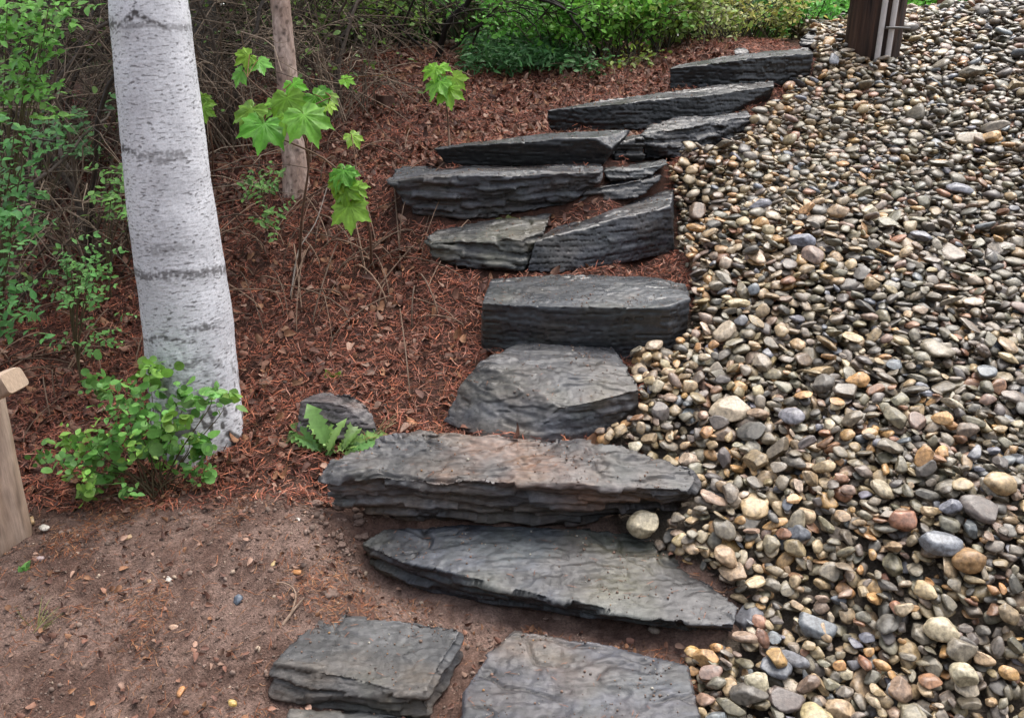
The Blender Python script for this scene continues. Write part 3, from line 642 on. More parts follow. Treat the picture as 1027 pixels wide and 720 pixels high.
tag(acc.obj('leaf_litter', M_litter), 'dry brown leaf litter on the upper bank behind the steps', 'leaf litter', kind='stuff')

# individual chips on the soil
chips = [(170,584,.012,(.55,.50,.44),'white flat chip in the middle of the bare soil'),(130,541,.011,(.45,.30,.17),'tan chip on red soil below the round-leaved bush'),(150,585,.009,(.36,.22,.12),'tan fleck just left of the white flat chip'),
 (275,568,.011,(.46,.33,.15),'yellow square chip on bare soil below the dandelion'),(298,576,.011,(.42,.19,.07),'orange chip right of the yellow square chip'),(239,604,.015,(.09,.11,.14),'dark blue-grey stone set in the bare soil'),
 (175,632,.012,(.40,.25,.17),'pinkish tan stone in the trodden earth'),(175,678,.012,(.42,.30,.24),'pale pink stone low in the trodden earth'),(182,697,.013,(.42,.20,.08),'orange stone near the bottom edge of the soil'),
 (233,708,.012,(.45,.30,.09),'yellow stone left of the lowest slab sliver'),(34,593,.009,(.52,.48,.42),'small white chip near the left edge of the soil'),(45,532,.014,(.50,.46,.40),'white rounded stone at the foot of the wooden post'),
 (40,563,.013,(.36,.28,.27),'pale mauve stone beside a small green sprout'),(30,526,.02,(.33,.22,.11),'long tan wood chip leaning by the wooden post foot'),(300,524,.010,(.45,.42,.38),'white fleck on soil near the brown-stained slab'),
 (655,634,.016,(.24,.19,.15),'brown pebble on soil under the long low slab')]
for k, (px, py, s, c, lab) in enumerate(chips):
    p = gpt(px, py); a = Acc(); V = TP3[k % 14] * (s * 1.25, s * .85, s * .55)
    a.inst(V, ICO3[1], np.zeros((1, 3)), frames(gnormal(p[0:1], p[1:2]) + rng.normal(0, .15, (1, 3)), rand_dirs(1) * (1, 1, .1)), np.ones(1), np.array([c]))
    o = a.obj('stone_chip', M_pebble); o.location = p + (0, 0, s * .35 + .006); tag(o, lab, 'stone chip', 'chips lying on the soil')

# ------------------------------------------------------------------ birch, pine, post, pole
def trunk(acc, axis_pts, radii, nz_, na, colour, disp, k0=0):
    """finely meshed trunk; colour(phi, h, n) and disp(phi, h) on the surface; phi = 0 faces -Y (the camera)"""
    Q = spline(axis_pts, nz_); h = np.concatenate([[0], np.cumsum(np.linalg.norm(np.diff(Q, axis=0), axis=1))])
    r = np.interp(h, np.linspace(0, h[-1], len(radii)), radii)
    ph = np.linspace(-math.pi, math.pi, na, endpoint=False); Hh, Ph = np.meshgrid(h, ph, indexing='ij')
    R = r[:, None] * (1 + 0 * Ph) + disp(Ph, Hh, r[:, None])
    V = Q[:, None, :] + np.stack([R * np.sin(Ph), -R * np.cos(Ph), 0 * R], -1)
    I = np.arange(nz_ * na).reshape(nz_, na); J = np.roll(I, -1, 1)
    acc.add(V, np.stack([I[:-1], J[:-1], J[1:], I[1:]], -1).reshape(-1, 4), colour(Ph, Hh, r[:, None] + 0 * Ph).reshape(-1, 3))
    return Q
b0 = at_d(202, 452, 2.74); bt = at_d(150, 0, 2.92)
BD = norm(bt - b0)
birch = root('birch_tree', tuple(b0 - BD * .1), 'thick white-barked birch trunk with dark horizontal scars', 'birch tree')
HB = np.linalg.norm(bt - b0)
def hb(py): # height up the trunk at a photo row
    t = np.linspace(-.2, 1.4, 400); P = b0 + BD * (t * HB)[:, None]; return .1 + np.interp(-py, -project(P)[1], t * HB)
def birch_col(ph, h, r):
    s = ph * r; n_ = fbm(s * 6, h * 6, 2)
    c = mix((.60, .60, .625), (.72, .72, .745), sstep(-.4, .4, n_))
    dash = perlin(s * 42 + 1.4 * perlin(s * 12, h * 40, 4), h * 175 + 2 * perlin(s * 14, h * 14, 6), 7) ; dens = .5 + .5 * fbm(s * 5, h * 7, 12)
    k = sstep(.34 - .16 * dens, .58 - .14 * dens, dash); c = mix(c, (.10, .095, .095), k * .8)
    dash2 = perlin(s * 60, h * 230, 17); c = mix(c, (.15, .145, .15), sstep(.2, .55, dash2) * .5)
    low = sstep(hb(330), hb(440), h)                  # cracked bark towards the foot
    low = 1 - sstep(hb(450), hb(300), h) if False else sstep(hb(300) , hb(430), h)
    crack = perlin(s * 34 + perlin(s * 9, h * 9, 2), h * 22, 31); c = mix(c, (.06, .052, .047), sstep(.02, .3, crack) * .9 * low)
    def band(py, wid, amp, ph0=None, wp=1.0, wob=.02, chev=0):
        hc = hb(py) + wob * perlin(s * 9, py * .1, 3) - chev * np.abs(ph - (ph0 or 0)) * .08
        k = np.exp(-((h - hc) / (wid * .72))**2) * (.45 + .7 * fbm(s * 22, h * 60, py) + .3)
        if ph0 is not None: k = k * np.exp(-((ph - ph0) / wp)**2)
        return sstep(.06, .5, k * (.75 + .9 * perlin(s * 70, h * 90, 3) + .5 * perlin(s * 120, h * 40, 8))) * amp * .92
    for args in [(14, .018, 1.0, .05, .30, .01, 1.3), (24, .030, .75, -.85, .35, .02, 0), (26, .014, .55, None, 1, .02, 0), (13, .010, .7, .05, .7, .008, 1.0), (146, .018, .95, -.75, .5, .012, .4), (153, .030, .6, .35, .8, .02, 0),
                 (268, .024, .8, None, 1, .02, 0), (243, .03, .45, .2, .6, .02, 0), (325, .014, .8, -.3, .8, .03, .3), (318, .02, .8, .75, .4, .01, 0), (352, .02, .6, .3, .5, .02, 0), (398, .03, .55, 0, 1, .03, 0)]:
        c = mix(c, (.06, .052, .05), band(*args))
    c = mix(c, (.10, .075, .06), sstep(hb(425), hb(452), h) * .85 * (.6 + .5 * fbm(s * 12, h * 12, 5)).clip(0, 1))
    return c
def birch_disp(ph, h, r):
    s = ph * r; flare = .065 * np.exp(-h / .10) * (1 + .75 * np.sin(ph * 5 + 1.2))
    return flare + .004 * fbm(s * 8, h * 5, 9) + .0007 * perlin(s * 24, h * 120, 7) + .006 * fbm(s * 7, h * 7, 44) * sstep(hb(280), hb(430), h) + .002 * np.exp(-((h - hb(20)) / .05)**2) + .002 * np.exp(-((h - hb(268)) / .03)**2)
acc = Acc()
w0, w1 = 91 * (b0[1] / CP) / FPX / 2 * .96, 76 * (bt[1] * 1.0) / FPX / 2 * .84
trunk(acc, [b0 - BD * .1, b0 + BD * .3 * HB + (.006, 0, 0), b0 + BD * .62 * HB - (.007, 0, 0), b0 + BD * (HB * 1.5)], [w0, w0 * .98, (w0 + w1) / 2, w1, w1 * .97], 900, 420, birch_col, birch_disp)
def plain_col(base, amp=.3):
    return lambda ph, h, r: np.array(base) * (1 + amp * fbm(ph * r * 20, h * 5, 3))[..., None]
T1 = b0 + BD * HB * 1.5
trunk(acc, [T1 - BD * .02, T1 + BD * 2.2, T1 + BD * 4.4], [w1 * .96, w1 * .7, w1 * .25], 60, 40, plain_col((.5, .5, .52), .25), lambda p, h, r: 0 * p)
child(acc, 'trunk', M_birch, birch)
def crown(par, centre, rad, nleaf, size, col, limbs, name='crown'):
    a = Acc(); centre = np.array(centre); rad = np.array(rad)
    cl = centre + rand_dirs(60) * rad * U(.2, 1, (60, 1))**.6
    p = cl[rng.integers(0, 60, nleaf)] + rng.normal(0, .22, (nleaf, 3)) * rad.mean() * .6
    c = np.array(col) * U(.6, 1.4, (nleaf, 1)) * U(.9, 1.1, (nleaf, 3))
    a.inst(*LF_OV, p, frames(rand_dirs(nleaf) + (0, 0, .6), rand_dirs(nleaf)), U(.7, 1.3, nleaf) * size, c)
    child(a, name, M_far, par)
    b = Acc()
    for k in range(limbs):
        e = cl[k]; s0 = centre * (1, 1, 0) + np.array([0, 0, e[2] - U(.2, .8)])
        tube(b, bez(s0, s0 * .6 + e * .4 + (0, 0, .1), e, e + rng.normal(0, .2, 3), 8), np.linspace(.035, .006, 8), (.12, .10, .08))
    child(b, 'limb', M_twig, par)
crown(birch, T1 + BD * 3.0, (1.1, 1.0, 1.3), 1600, .07, (.07, .13, .03), 14)

p0 = at_d(298, 190, 4.3); pt_ = at_d(281, 0, 4.5); PD = norm(pt_ - p0)
pine = root('pine_tree', tuple(p0 - PD * .1), 'slim reddish-brown conifer trunk standing in the mulch', 'conifer tree')
def pine_col(ph, h, r):
    s = ph * r; c = mix((.34, .235, .185), (.52, .395, .33), sstep(-.4, .5, fbm(s * 16, h * 6, 1)))
    c = mix(c, (.08, .05, .035), sstep(.2, .5, perlin(s * 40, h * 45, 8)) * .6)
    c = mix(c, (.30, .11, .06), np.exp(-((h - .62) / .05)**2) * .6)
    c = mix(c, (.15, .14, .06), sstep(.1, .6, fbm(s * 8, h * 3, 13)) * .5)
    for hk, pk in ((.95, .3), (.50, .2), (.72, -.5), (1.08, -.2), (.36, .6)): c = mix(c, (.05, .035, .03), np.exp(-((h - hk) / .012)**2 - ((ph - pk) / .25)**2) * .9)
    return c
acc = Acc(); rp = 18 * 4.4 / FPX / 2
trunk(acc, [p0 - PD * .15, p0 + PD * 1.5], [rp * 1.25, rp * 1.12, rp, rp], 300, 100, pine_col, lambda ph, h, r: .03 * np.exp(-h / .16) * (1 + .4 * np.sin(3 * ph)) + .005 * fbm(ph * r * 25, h * 12, 3))
trunk(acc, [p0 + PD * 1.48, p0 + PD * 3.5, p0 + PD * 6], [rp, rp * .8, rp * .3], 40, 24, plain_col((.26, .17, .12)), lambda p, h, r: 0 * p)
child(acc, 'trunk', M_bark, pine)
a = Acc()
for k in range(7):
    h = U(.35, 1.25); s0 = p0 + PD * h; dr = norm(np.array([U(-1, 1), U(-1, .3), U(-.4, .4)]))
    tube(a, spline([s0, s0 + dr * U(.08, .2), s0 + dr * U(.2, .38) + (0, 0, U(-.1, .02))], 7), np.linspace(.006, .0015, 7), (.10, .075, .06))
child(a, 'dead_branches', M_twig, pine)
crown(pine, p0 + PD * 4.0 + (-.4, .3, 0), (2.3, 1.9, 1.2), 5000, .15, (.03, .055, .02), 18)  # crown out of view, widened to shade the thicket below

# post with a rail end, left edge of the photo
def prism(acc, ring0, ring1, c, bev=.006):
    pass
post0 = at_d(4, 540, 2.20)
wp = root('wooden_post', tuple(post0), 'pale peeled wooden post with rail end at the left edge', 'wooden post')
acc = Acc(); top = at_d(-20, 396, 2.22)
def post_col(ph, h, r):
    s = ph * r; c = mix((.36, .255, .185), (.50, .375, .29), sstep(-.4, .4, fbm(s * 30, h * 3, 2)))
    c = mix(c, (.16, .11, .08), sstep(.2, .45, perlin(s * 60, h * 2.5, 4)) * .7); c = c * (1 + .3 * fbm(s * 14, h * 9, 7))[..., None]
    c = mix(c, (.30, .16, .09), np.exp(-((h - .17) / .018)**2 - ((s - .015) / .010)**2)); c = mix(c, (.22, .14, .09), sstep(.10, .02, h) * .5)
    return c
trunk(acc, [post0 - (0, 0, .06), post0 * .5 + top * .5, top], [.082, .072, .064], 130, 80, post_col, lambda ph, h, r: .003 * fbm(ph * r * 12, h * 4, 6) + .006 * np.cos(4 * ph))
n_ = 80; V = acc.v[-1]; acc.add(np.concatenate([V[-n_:], V[-n_:].mean(0)[None]]), np.array([[i, (i + 1) % n_, n_] for i in range(n_)]), np.array((.48, .33, .22)))
child(acc, 'post', M_wood, wp)
acc = Acc(); e0 = at_d(15, 381, 2.10); e1 = e0 + np.array([-.9, .10, -.36])
def rail_col(ph, h, r): return mix((.30, .19, .11), (.46, .33, .22), sstep(-.4, .4, fbm(ph * 3, h * 4, 8)))
ax_ = norm(e1 - e0); pts = spline([e0, e1], 60); k = 40; t = np.arange(k) * 2 * math.pi / k
xx = norm(np.cross(ax_, (0, 0, 1))); yy = np.cross(ax_, xx)
prof = np.stack([.048 * np.sign(np.cos(t)) * np.abs(np.cos(t))**.32, .034 * np.sign(np.sin(t)) * np.abs(np.sin(t))**.32], -1)
sc_ = np.concatenate([[.86, .97], np.ones(58)])
V = pts[:, None, :] + sc_[:, None, None] * (prof[None, :, 0:1] * xx + prof[None, :, 1:2] * yy)
I = np.arange(60 * k).reshape(60, k); J = np.roll(I, -1, 1)
acc.add(V, np.stack([I[:-1], J[:-1], J[1:], I[1:]], -1).reshape(-1, 4), mix((.32,.22,.15), (.46,.34,.25), sstep(-.4, .4, fbm(V[..., 0].ravel() * 5, V[..., 2].ravel() * 50, 3))))
acc.add(np.concatenate([V[0], e0[None]]), np.array([[(i + 1) % k, i, k] for i in range(k)]), np.array((.42, .31, .22)))
child(acc, 'rail', M_wood, wp)

# utility pole with two conduits
pole = root('utility_pole', tuple(POLE), 'thick dark brown utility pole with two white pipes strapped to it', 'utility pole')
acc = Acc(); sl = 47 * 5.62 / FPX / 2
def pole_col(ph, h, r):
    s = ph * r; c = mix((.030, .017, .012), (.085, .045, .030), sstep(-.4, .5, fbm(s * 30, h * 1.6, 4)))
    return mix(c, (.012, .008, .007), sstep(.28, .5, perlin(s * 45, h * 2.2, 9)) * .9)
trunk(acc, [POLE - (0, 0, .25), POLE + (-.005, 0, 1.2), POLE + (-.02, 0, 5)], [sl * 1.03, sl, sl * .98, sl * .9], 240, 160, pole_col, lambda ph, h, r: -.006 * sstep(.28, .5, perlin(ph * r * 45, h * 2.2, 9)) + .004 * fbm(ph * r * 14, h * 2, 2))
child(acc, 'shaft', M_polewood, pole)
cps = []
for px in (871, 881):
    a = Acc(); dx = at_d(px, 60, 5.5)[0] - POLE[0]; yo = -math.sqrt(max(sl**2 - dx * dx, 0)) - .012 if abs(dx) < sl else -.03
    q = POLE + (dx, yo, 0); tube(a, [q - (0, 0, .08), q + (0, 0, 1), q + (-.01, 0, 2), q + (-.02, 0, 4)], .0175, (.60, .55, .52), 14); child(a, 'conduit', M_plastic, pole); cps.append(q)
a = Acc(); zc = at_d(880, 29, 5.45)[2]
arc = [POLE + (math.sin(t) * (sl + .040), -math.cos(t) * (sl + .040), zc - POLE[2]) for t in np.linspace(-.1, 1.0, 26)]
tube(a, arc, .008, (.12, .11, .10), 6); child(a, 'strap', M_metal, pole)
# slim red-brown post behind the crest
q = at_d(943, 16, 7.2); q[2] = gz(q[0], q[1])
a = Acc(); trunk(a, [q - (0, 0, .2), q + (0, 0, 1.1)], [.042, .04], 30, 24, plain_col((.20, .085, .06)), lambda p, h, r: .004 * np.cos(4 * p))
tag(a.obj('garden_post', M_wood, origin=q), 'slim red-brown post behind the pebble crest', 'post')

# ------------------------------------------------------------------ plants
GREEN = {'maple': (.17, .40, .045), 'snow': (.15, .34, .075), 'yel': (.21, .34, .04), 'deep': (.05, .14, .035), 'mid': (.09, .20, .045), 'blue': (.085, .22, .07)}
def leafset(acc, tpl, P, size, col, up=1.0, dirs=None, jit=.5):
    n = len(P); P = np.asarray(P)
    nz = rng.normal(0, jit, (n, 3)) + (0, -.35, up); d = rand_dirs(n) * (1, 1, .4) if dirs is None else np.asarray(dirs) + rng.normal(0, .3, (n, 3))
    acc.inst(*tpl, P, frames(nz, d), np.broadcast_to(size, (n,)) * U(.5, 1.3, n), np.array(col) * U(.6, 1.35, (n, 1)) * U(.92, 1.08, (n, 3)))
def maple_template():
    lob = [(-90,.06),(-72,.30),(-52,.52),(-40,.46),(-28,.58),(-14,.58),(-2,.72),(8,.60),(16,.60),(24,.76),(33,.80),(40,.98),(47,.82),(56,.78),(63,.64),(70,.68),(77,.86),(82,.84),(90,1.06)]
    pts = []
    for a, r in lob: pts.append((math.radians(a), r))
    right = [(r * math.cos(a), r * math.sin(a)) for a, r in pts]
    left = [(-x, y) for x, y in right[::-1][1:]]
    o = np.array(right + left[:-1]); o = o * .62
    n = len(o); rings = [.33, .66, 1.0]; V = [[0, 0, .02]]; F = []; vein = [1.0]
    ang = np.degrees(np.arctan2(o[:, 1], o[:, 0])); isv = np.isin(np.arange(n), [6, 11, 18, n - 11 + 1, n - 6])
    lob_ = np.abs(np.sin(np.radians(ang - 90) * 3.6))
    for k, f in enumerate(rings):
        q = o * f; r_ = np.hypot(q[:, 0], q[:, 1]); zz = -.30 * r_**2 + .13 * lob_ * r_ + .02 * np.sin(np.arange(n) * 2.1 + k)
        V += np.column_stack([q, zz]).tolist(); vein += (1 - .8 * sstep(.1, .75, lob_) * (1 if k else .7)).tolist()
    V = np.array(V); V[:, 1] += .04
    F += [[0, 0, 1 + i, 1 + (i + 1) % n] for i in range(n)]
    for k in (0, 1): F += [[1 + k * n + i, 1 + (k + 1) * n + i, 1 + (k + 1) * n + (i + 1) % n, 1 + k * n + (i + 1) % n] for i in range(n)]
    tri = [f[1:] for f in F[:n]] + [t for f in F[n:] for t in ([f[0], f[1], f[2]], [f[0], f[2], f[3]])]
    return V, np.array(tri), np.array(vein)
MV, MF, MVEIN = maple_template(); MAPLE = (MV, MF)
def maple(label, base, stem, leaves, twigs=()):
    r = root('maple_sapling', tuple(base), label, 'sapling', 'young maples on the bank')
    a = Acc(); tube(a, spline([base] + list(stem), 18), np.linspace(.0075, .003, 18), (.15, .09, .06))
    for tw in twigs: tube(a, spline(tw, 10), np.linspace(.004, .002, 10), (.16, .09, .06))
    st = np.concatenate([spline([base] + list(stem), 60)] + [spline(tw, 20) for tw in twigs])
    child(a, 'stem', M_twig, r)
    for px, py, d, size, ang, tilt, tone in leaves:
        c = at_d(px, py, d); s = size * d * 1.04 / FPX
        dr = np.array([math.sin(math.radians(ang)), -.35, -math.cos(math.radians(ang))]); nz = norm(np.array([tilt + U(-.35, .35), -.8, U(.2, 1.1)]))
        R = frames(nz[None], dr[None]); ct = np.array(GREEN['maple']) * tone * np.array([U(.75, 1.4), 1, U(.6, 1.2)]) * U(.95, 1.3)
        a = Acc(); Lc = np.repeat(ct[None, None], len(MAPLE[0]), 1) * (.78 + .42 * MVEIN[None, :, None] + .10 * rng.normal(size=(1, len(MAPLE[0]), 1)))
        o = c - R[0] @ np.array([0, .35 * s, 0])
        a.inst(*MAPLE, o[None], R, np.array([[s * U(.85, 1.05), s, s * U(.4, 2.2)]]), Lc)
        q = st[np.argmin(np.linalg.norm(st - o - (0, .0, .03), axis=1))]
        tube(a, bez(q, q * .6 + o * .4 + (0, 0, .01), o + (0, .01, .012), o, 7), .0019, (.26, .13, .05), 5)
        child(a, 'leaf', M_leaf, r)
g0 = gpt(300, 268)
maple('tallest maple sapling, big drooping leaves before the conifer trunk', g0, [at_d(303,210,3.5), at_d(312,160,3.45), at_d(300,118,3.4), at_d(262,92,3.4), at_d(248,78,3.4)],
 [(247,122,3.3,42,-20,-.2,1.0),(262,138,3.25,48,-12,.0,.95),(290,112,3.35,40,10,.1,1.1),(312,130,3.25,50,28,.25,.9),(275,108,3.4,36,-40,0,1.05),(242,60,3.5,24,-60,0,1.15),(262,68,3.5,28,20,.2,1.1),(239,80,3.5,24,-30,-.2,1.15),(298,92,3.45,24,30,.1,1.25),(322,106,3.5,30,50,.3,.85),(334,100,3.6,22,70,.3,.8),(284,128,3.3,40,0,0,1.0),(331,110,3.5,18,15,.2,1.2),(327,97,3.6,20,60,0,.9)],
 [[at_d(300,118,3.4), at_d(315,105,3.45), at_d(332,98,3.5)], [at_d(303,120,3.4), at_d(270,108,3.38), at_d(245,112,3.35)]])
g1 = gpt(372, 268)
maple('bare-stemmed maple sapling with one drooping leaf bunch left of the ragged slab', g1, [at_d(372,235,3.4), at_d(366,205,3.38), at_d(348,180,3.35), at_d(330,160,3.35), at_d(260,130,3.5)],
 [(340,181,3.3,34,-20,-.1,1.05),(347,199,3.28,32,5,0,1.0),(351,220,3.25,46,5,0,1.05),(362,192,3.3,24,55,.3,1.15),(357,142,3.5,22,40,.2,1.1),(352,179,3.32,24,40,.2,1.1),(336,190,3.3,24,-30,-.2,.9)],
 [[at_d(366,205,3.38), at_d(360,192,3.36), at_d(355,150,3.45)]])
g2 = gpt(452, 165)
maple('small maple sprig with yellow-green leaves in front of the arching branch', g2, [at_d(450,130,4.25), at_d(447,95,4.2), at_d(440,74,4.2)],
 [(430,74,4.15,24,-50,-.2,1.25),(443,72,4.2,22,20,.1,1.3),(436,90,4.12,30,-25,0,1.15),(451,99,4.1,34,10,.1,1.05),(461,84,4.15,24,45,.3,1.15),(445,85,4.15,20,0,0,1.1),(351,82,4.3,18,90,0,1.1)])
maple('pale maple sprig peeping out right of the birch trunk', gpt(212, 190), [at_d(214,150,3.6), at_d(206,105,3.6)], [(207,108,3.55,24,40,.2,.85),(205,116,3.5,22,10,.1,.95),(200,104,3.55,20,-20,0,.8)])

# round-leaved bush at the birch foot
g = gpt(165, 492); g[1] -= .03
bush = root('round_leaved_bush', tuple(g), 'low bright green bush with round leaves at the birch foot', 'bush')
cl = [(150,372,14,16),(118,390,20,26),(95,384,16,16),(150,398,20,22),(185,395,16,14),(213,395,14,14),(225,402,12,12),(205,405,14,10),(120,410,20,24),(140,425,20,26),(110,432,18,22),(85,440,16,18),(65,445,14,14),(42,455,10,12),(165,418,14,12),(178,425,12,10),(160,448,14,16),(190,440,12,12),(205,445,10,12),(95,462,16,20),(80,478,14,18),(105,482,16,24),(90,495,14,18),(120,470,14,12),(135,450,14,14),(200,462,14,20),(190,475,12,18),(205,478,8,10),(165,468,10,10),(130,492,10,10),(65,468,10,10),(158,370,10,8),(100,450,20,20),(150,440,24,20)]
st, lf = Acc(), Acc()
for px, py, sp, n in cl:
    d = 2.46 + U(-.10, .06) - .12 * (py - 430) / 70
    c = at_d(px, py + 4, d); b = g + (U(-.04, .04), U(-.03, .03), -.01)
    if n > 11: tube(st, bez(b, b + (c - b) * .3 + (0, 0, .08), c - (0, 0, .05), c, 9), np.linspace(.003, .001, 9), (.10, .075, .04), 4)
    P = np.array([at_d(px + rng.normal(0, sp * .55), py + rng.normal(0, sp * .42), d + rng.normal(0, .035)) for _ in range(int(n * 1.5))])
    big_ = px > 140 and py < 455
    leafset(lf, LF_OV if rng.random() < .35 else LF_RD, P, .040 if big_ else .030, GREEN['snow'] if (px + py) % 3 else (.21, .40, .07), up=.9, jit=.75)
child(st, 'stems', M_twig, bush); child(lf, 'foliage', M_leaf, bush)

# dandelion
def gd0(px, d):
    x = (px - CX) / FPX * d; z = gz(x, d); x = (px - CX) / FPX * (d * CP - (z - EYE) * SP); return np.array([x, d, gz(x, d)])
def toothed(n=7):
    o = [(0, 0), (.03, .12)]
    for i in range(n):
        t = .15 + .75 * i / n; w = (.08 + .17 * t * (1.25 - t) * 2.2) * U(.8, 1.2); o += [(w, t), (w * .68, t + .06)]
    return leaf_template(o + [(0, 1)], .3, .35)
TOOTH = toothed()
g = gd0(336, 2.53) + (0, 0, .015)
dd = root('dandelion', tuple(g), 'dandelion with jagged upright leaves before the half-buried stone', 'weed')
for k in range(26):
    an = U(-115, 115); hz = U(.15, 2.4) if k % 3 else U(.1, .5); ln = U(.10, .20); o_ = g + (.0009 * an * .5 + rng.normal(0, .018), rng.normal(0, .012), .004)
    a = Acc(); dr = norm(np.array([math.sin(math.radians(an)), -.3 + .5 * math.cos(math.radians(an)) * U(-.3, 1), hz])); nz = np.array([U(-.6, .6), -1, U(.3, 1.2)])
    a.inst(*TOOTH, o_[None], frames(nz[None], dr[None]), np.array([[ln * U(.5, .8), ln, ln * U(.6, 2.6)]]), np.array([(.24, .42, .11)]) * U(.45, 1.25) * np.array([U(.8, 1.2), 1, 1])); child(a, 'leaf', M_leaf, dd)
def sprout(label, px, py, n, ln, tpl, col, up=1.2, name='sprout', cat='sprout'):
    g = gpt(px, py); a = Acc(); an = U(0, 6.28, n)
    dr = np.stack([np.cos(an), np.sin(an) * .7, up * U(.5, 1.3, n)], -1)
    a.inst(*tpl, g[None] + rng.normal(0, .006, (n, 3)) * (1, 1, 0), frames(rng.normal(0, .3, (n, 3)) + (0, -1, .5), dr), ln * U(.6, 1.2, n), np.array(col) * U(.75, 1.3, (n, 1)))
    return tag(a.obj(name, M_leaf, origin=g), label, cat, 'small weeds')
sprout('small yellow-green sprout in red mulch above the half-buried stone', 334, 381, 6, .05, LF_OV, GREEN['yel'])
sprout('tiny green sprout on the soil near the wooden post', 25, 574, 5, .035, LF_OV, GREEN['snow'])
sprout('tiny sprout at the left edge of the bare soil', 4, 603, 4, .03, LF_OV, GREEN['snow'], up=.4)
sprout('faint fern-like sprig left of the dandelion', 290, 446, 7, .045, LF_NR, (.17, .22, .08))
GRASS = leaf_template([(0,0),(.016,.3),(.012,.7),(0,1)], .3, .45)
sprout('sparse yellowing grass tuft on bare soil', 37, 634, 18, .085, GRASS, (.26, .27, .10), .7, 'grass_tuft', 'grass tuft')
sprout('wispy grass tuft right of the dandelion', 372, 440, 9, .13, GRASS, (.25, .19, .09), .9, 'grass_tuft', 'grass tuft')
sprout('mossy green weed on the jagged low slab', 508, 222, 12, .04, LF_OV, (.16, .18, .05), .4)

# fallen twig, dead sticks
def stick(label, pts, r, col=(.22, .16, .12), side=None, lift=.012):
    a = Acc(); P = spline([gpt(px, py) + (0, 0, lift + z) for px, py, z in pts], 16); tube(a, P, np.linspace(r, r * .45, 16), col, 6)
    if side: tube(a, spline([P[6]] + [gpt(px, py) + (0, 0, lift + z) for px, py, z in side], 8), np.linspace(r * .6, r * .3, 8), col, 5)
    return tag(a.obj('fallen_stick', M_twig, origin=P[0]), label, 'stick', 'sticks on the ground')
stick('forked grey-brown twig at the left end of the lowest slab', [(284,630,0),(296,615,.005),(306,605,.01)], .006, (.26,.18,.13), [(300,600,.01),(289,592,.02),(278,590,.01)])
stick('bent pale twig standing in mulch below the conifer', [(292,300,0),(300,262,.05),(318,240,.06),(330,215,.12)], .005, (.24,.20,.17))
stick('brown stick leaning on the brush left of the birch', [(42,246,0),(55,215,.12),(72,160,.3)], .013, (.15,.095,.055))
stick('thin pale stem rising left of the birch', [(80,258,0),(86,190,.3),(68,120,.62),(66,98,.75)], .005, (.26,.20,.13))
stick('long dry stalk slanting across mulch behind the birch', [(60,300,.02),(120,262,.05),(185,232,.1)], .004, (.22,.15,.10))
stick('thin twig resting on the ragged slab face', [(446,205,.03),(452,212,.02),(460,222,.0)], .004, (.3,.26,.2))

# brush: bare tangles and leafy shrubs
def grow(base, h, spread, n, seg=9, droop=.5, lean=(0, 0), spray=1.0, side=2):
    out = []
    for k in range(n):
        a = U(0, 6.28); o = base + np.array([rng.normal(0, .10), rng.normal(0, .10), -.03]); hh = h * U(.45, 1.1); s = spread * U(.2, 1.1)
        s = s * spray; top = o + np.array([math.cos(a) * s + lean[0], math.sin(a) * s * .8 + lean[1], hh]); end = top + np.array([math.cos(a) * s * .8, math.sin(a) * s * .6, -droop * hh * U(.1, .9)])
        P = bez(o, o + (top - o) * .5 + (0, 0, .15 * hh), top, end, seg); P[1:-1] += rng.normal(0, .018 * h, (seg - 2, 3)); out.append(P)
        for _ in range(side):
            i = rng.integers(2, seg - 1); q = P[i]; dr = rand_dirs(1)[0] * (1, .8, .6); L_ = U(.12, .3 + .1 * side) * h
            out.append(np.stack([q + dr * L_ * t + np.array([0, 0, -.15 * L_ * t * t]) + rng.normal(0, .012, 3) * (t > 0) for t in np.linspace(0, 1, 5)]))
    return out
def shrub(label, base, h, spread, n, r0, stem_c, tpl, nleaf, lsize, lcol, group, name='shrub', cat='shrub', droop=.5, lean=(0, 0), m=None, up=.8, spray=1.0, side=2):
    base = np.array(base, float); r = root(name, tuple(base), label, cat, group)
    B = grow(base, h, spread, n, droop=droop, lean=lean, spray=spray, side=side); a = Acc()
    for P in B: tube(a, P, np.linspace(r0, r0 * .35, len(P)) * (1 if len(P) > 6 else .55), np.array(stem_c) * (U(.25, 1.3) if rng.random() < .75 else U(1.5, 2.4)), 4)
    if name == 'bare_bush':
        for _ in range(4):
            an = U(0, 6.28); e = base + (math.cos(an) * spread * 1.6, math.sin(an) * spread, h * U(.5, 1.2)); k_ = U(.008, .017)
            P = bez(base - (0, 0, .05), base + (0, 0, h * .7), e + (0, 0, h * .4), e + rng.normal(0, .25, 3), 14); P[1:-1] += rng.normal(0, .012, (12, 3))
            tube(a, P, np.linspace(k_, k_ * .3, 14), np.array((.10, .078, .06)) * U(.3, 1.5), 6)
    child(a, 'stems', M_twig, r)
    if nleaf:
        a = Acc(); allp = np.concatenate([P[len(P) // 3:] for P in B]); k = rng.integers(0, len(allp), nleaf)
        leafset(a, tpl, allp[k] + rng.normal(0, .035, (nleaf, 3)), lsize, lcol, up=up, jit=.6); child(a, 'foliage', m or M_leaf, r)
    return r
def gd(px, d):
    """ground point under photo column px at forward distance d"""
    x = (px - CX) / FPX * d * 1.0; z = gz(x, d); dep = d * CP - (z - EYE) * SP; x = (px - CX) / FPX * dep
    return np.array([x, d, gz(x, d)])
TG = 'bare tangled bushes'
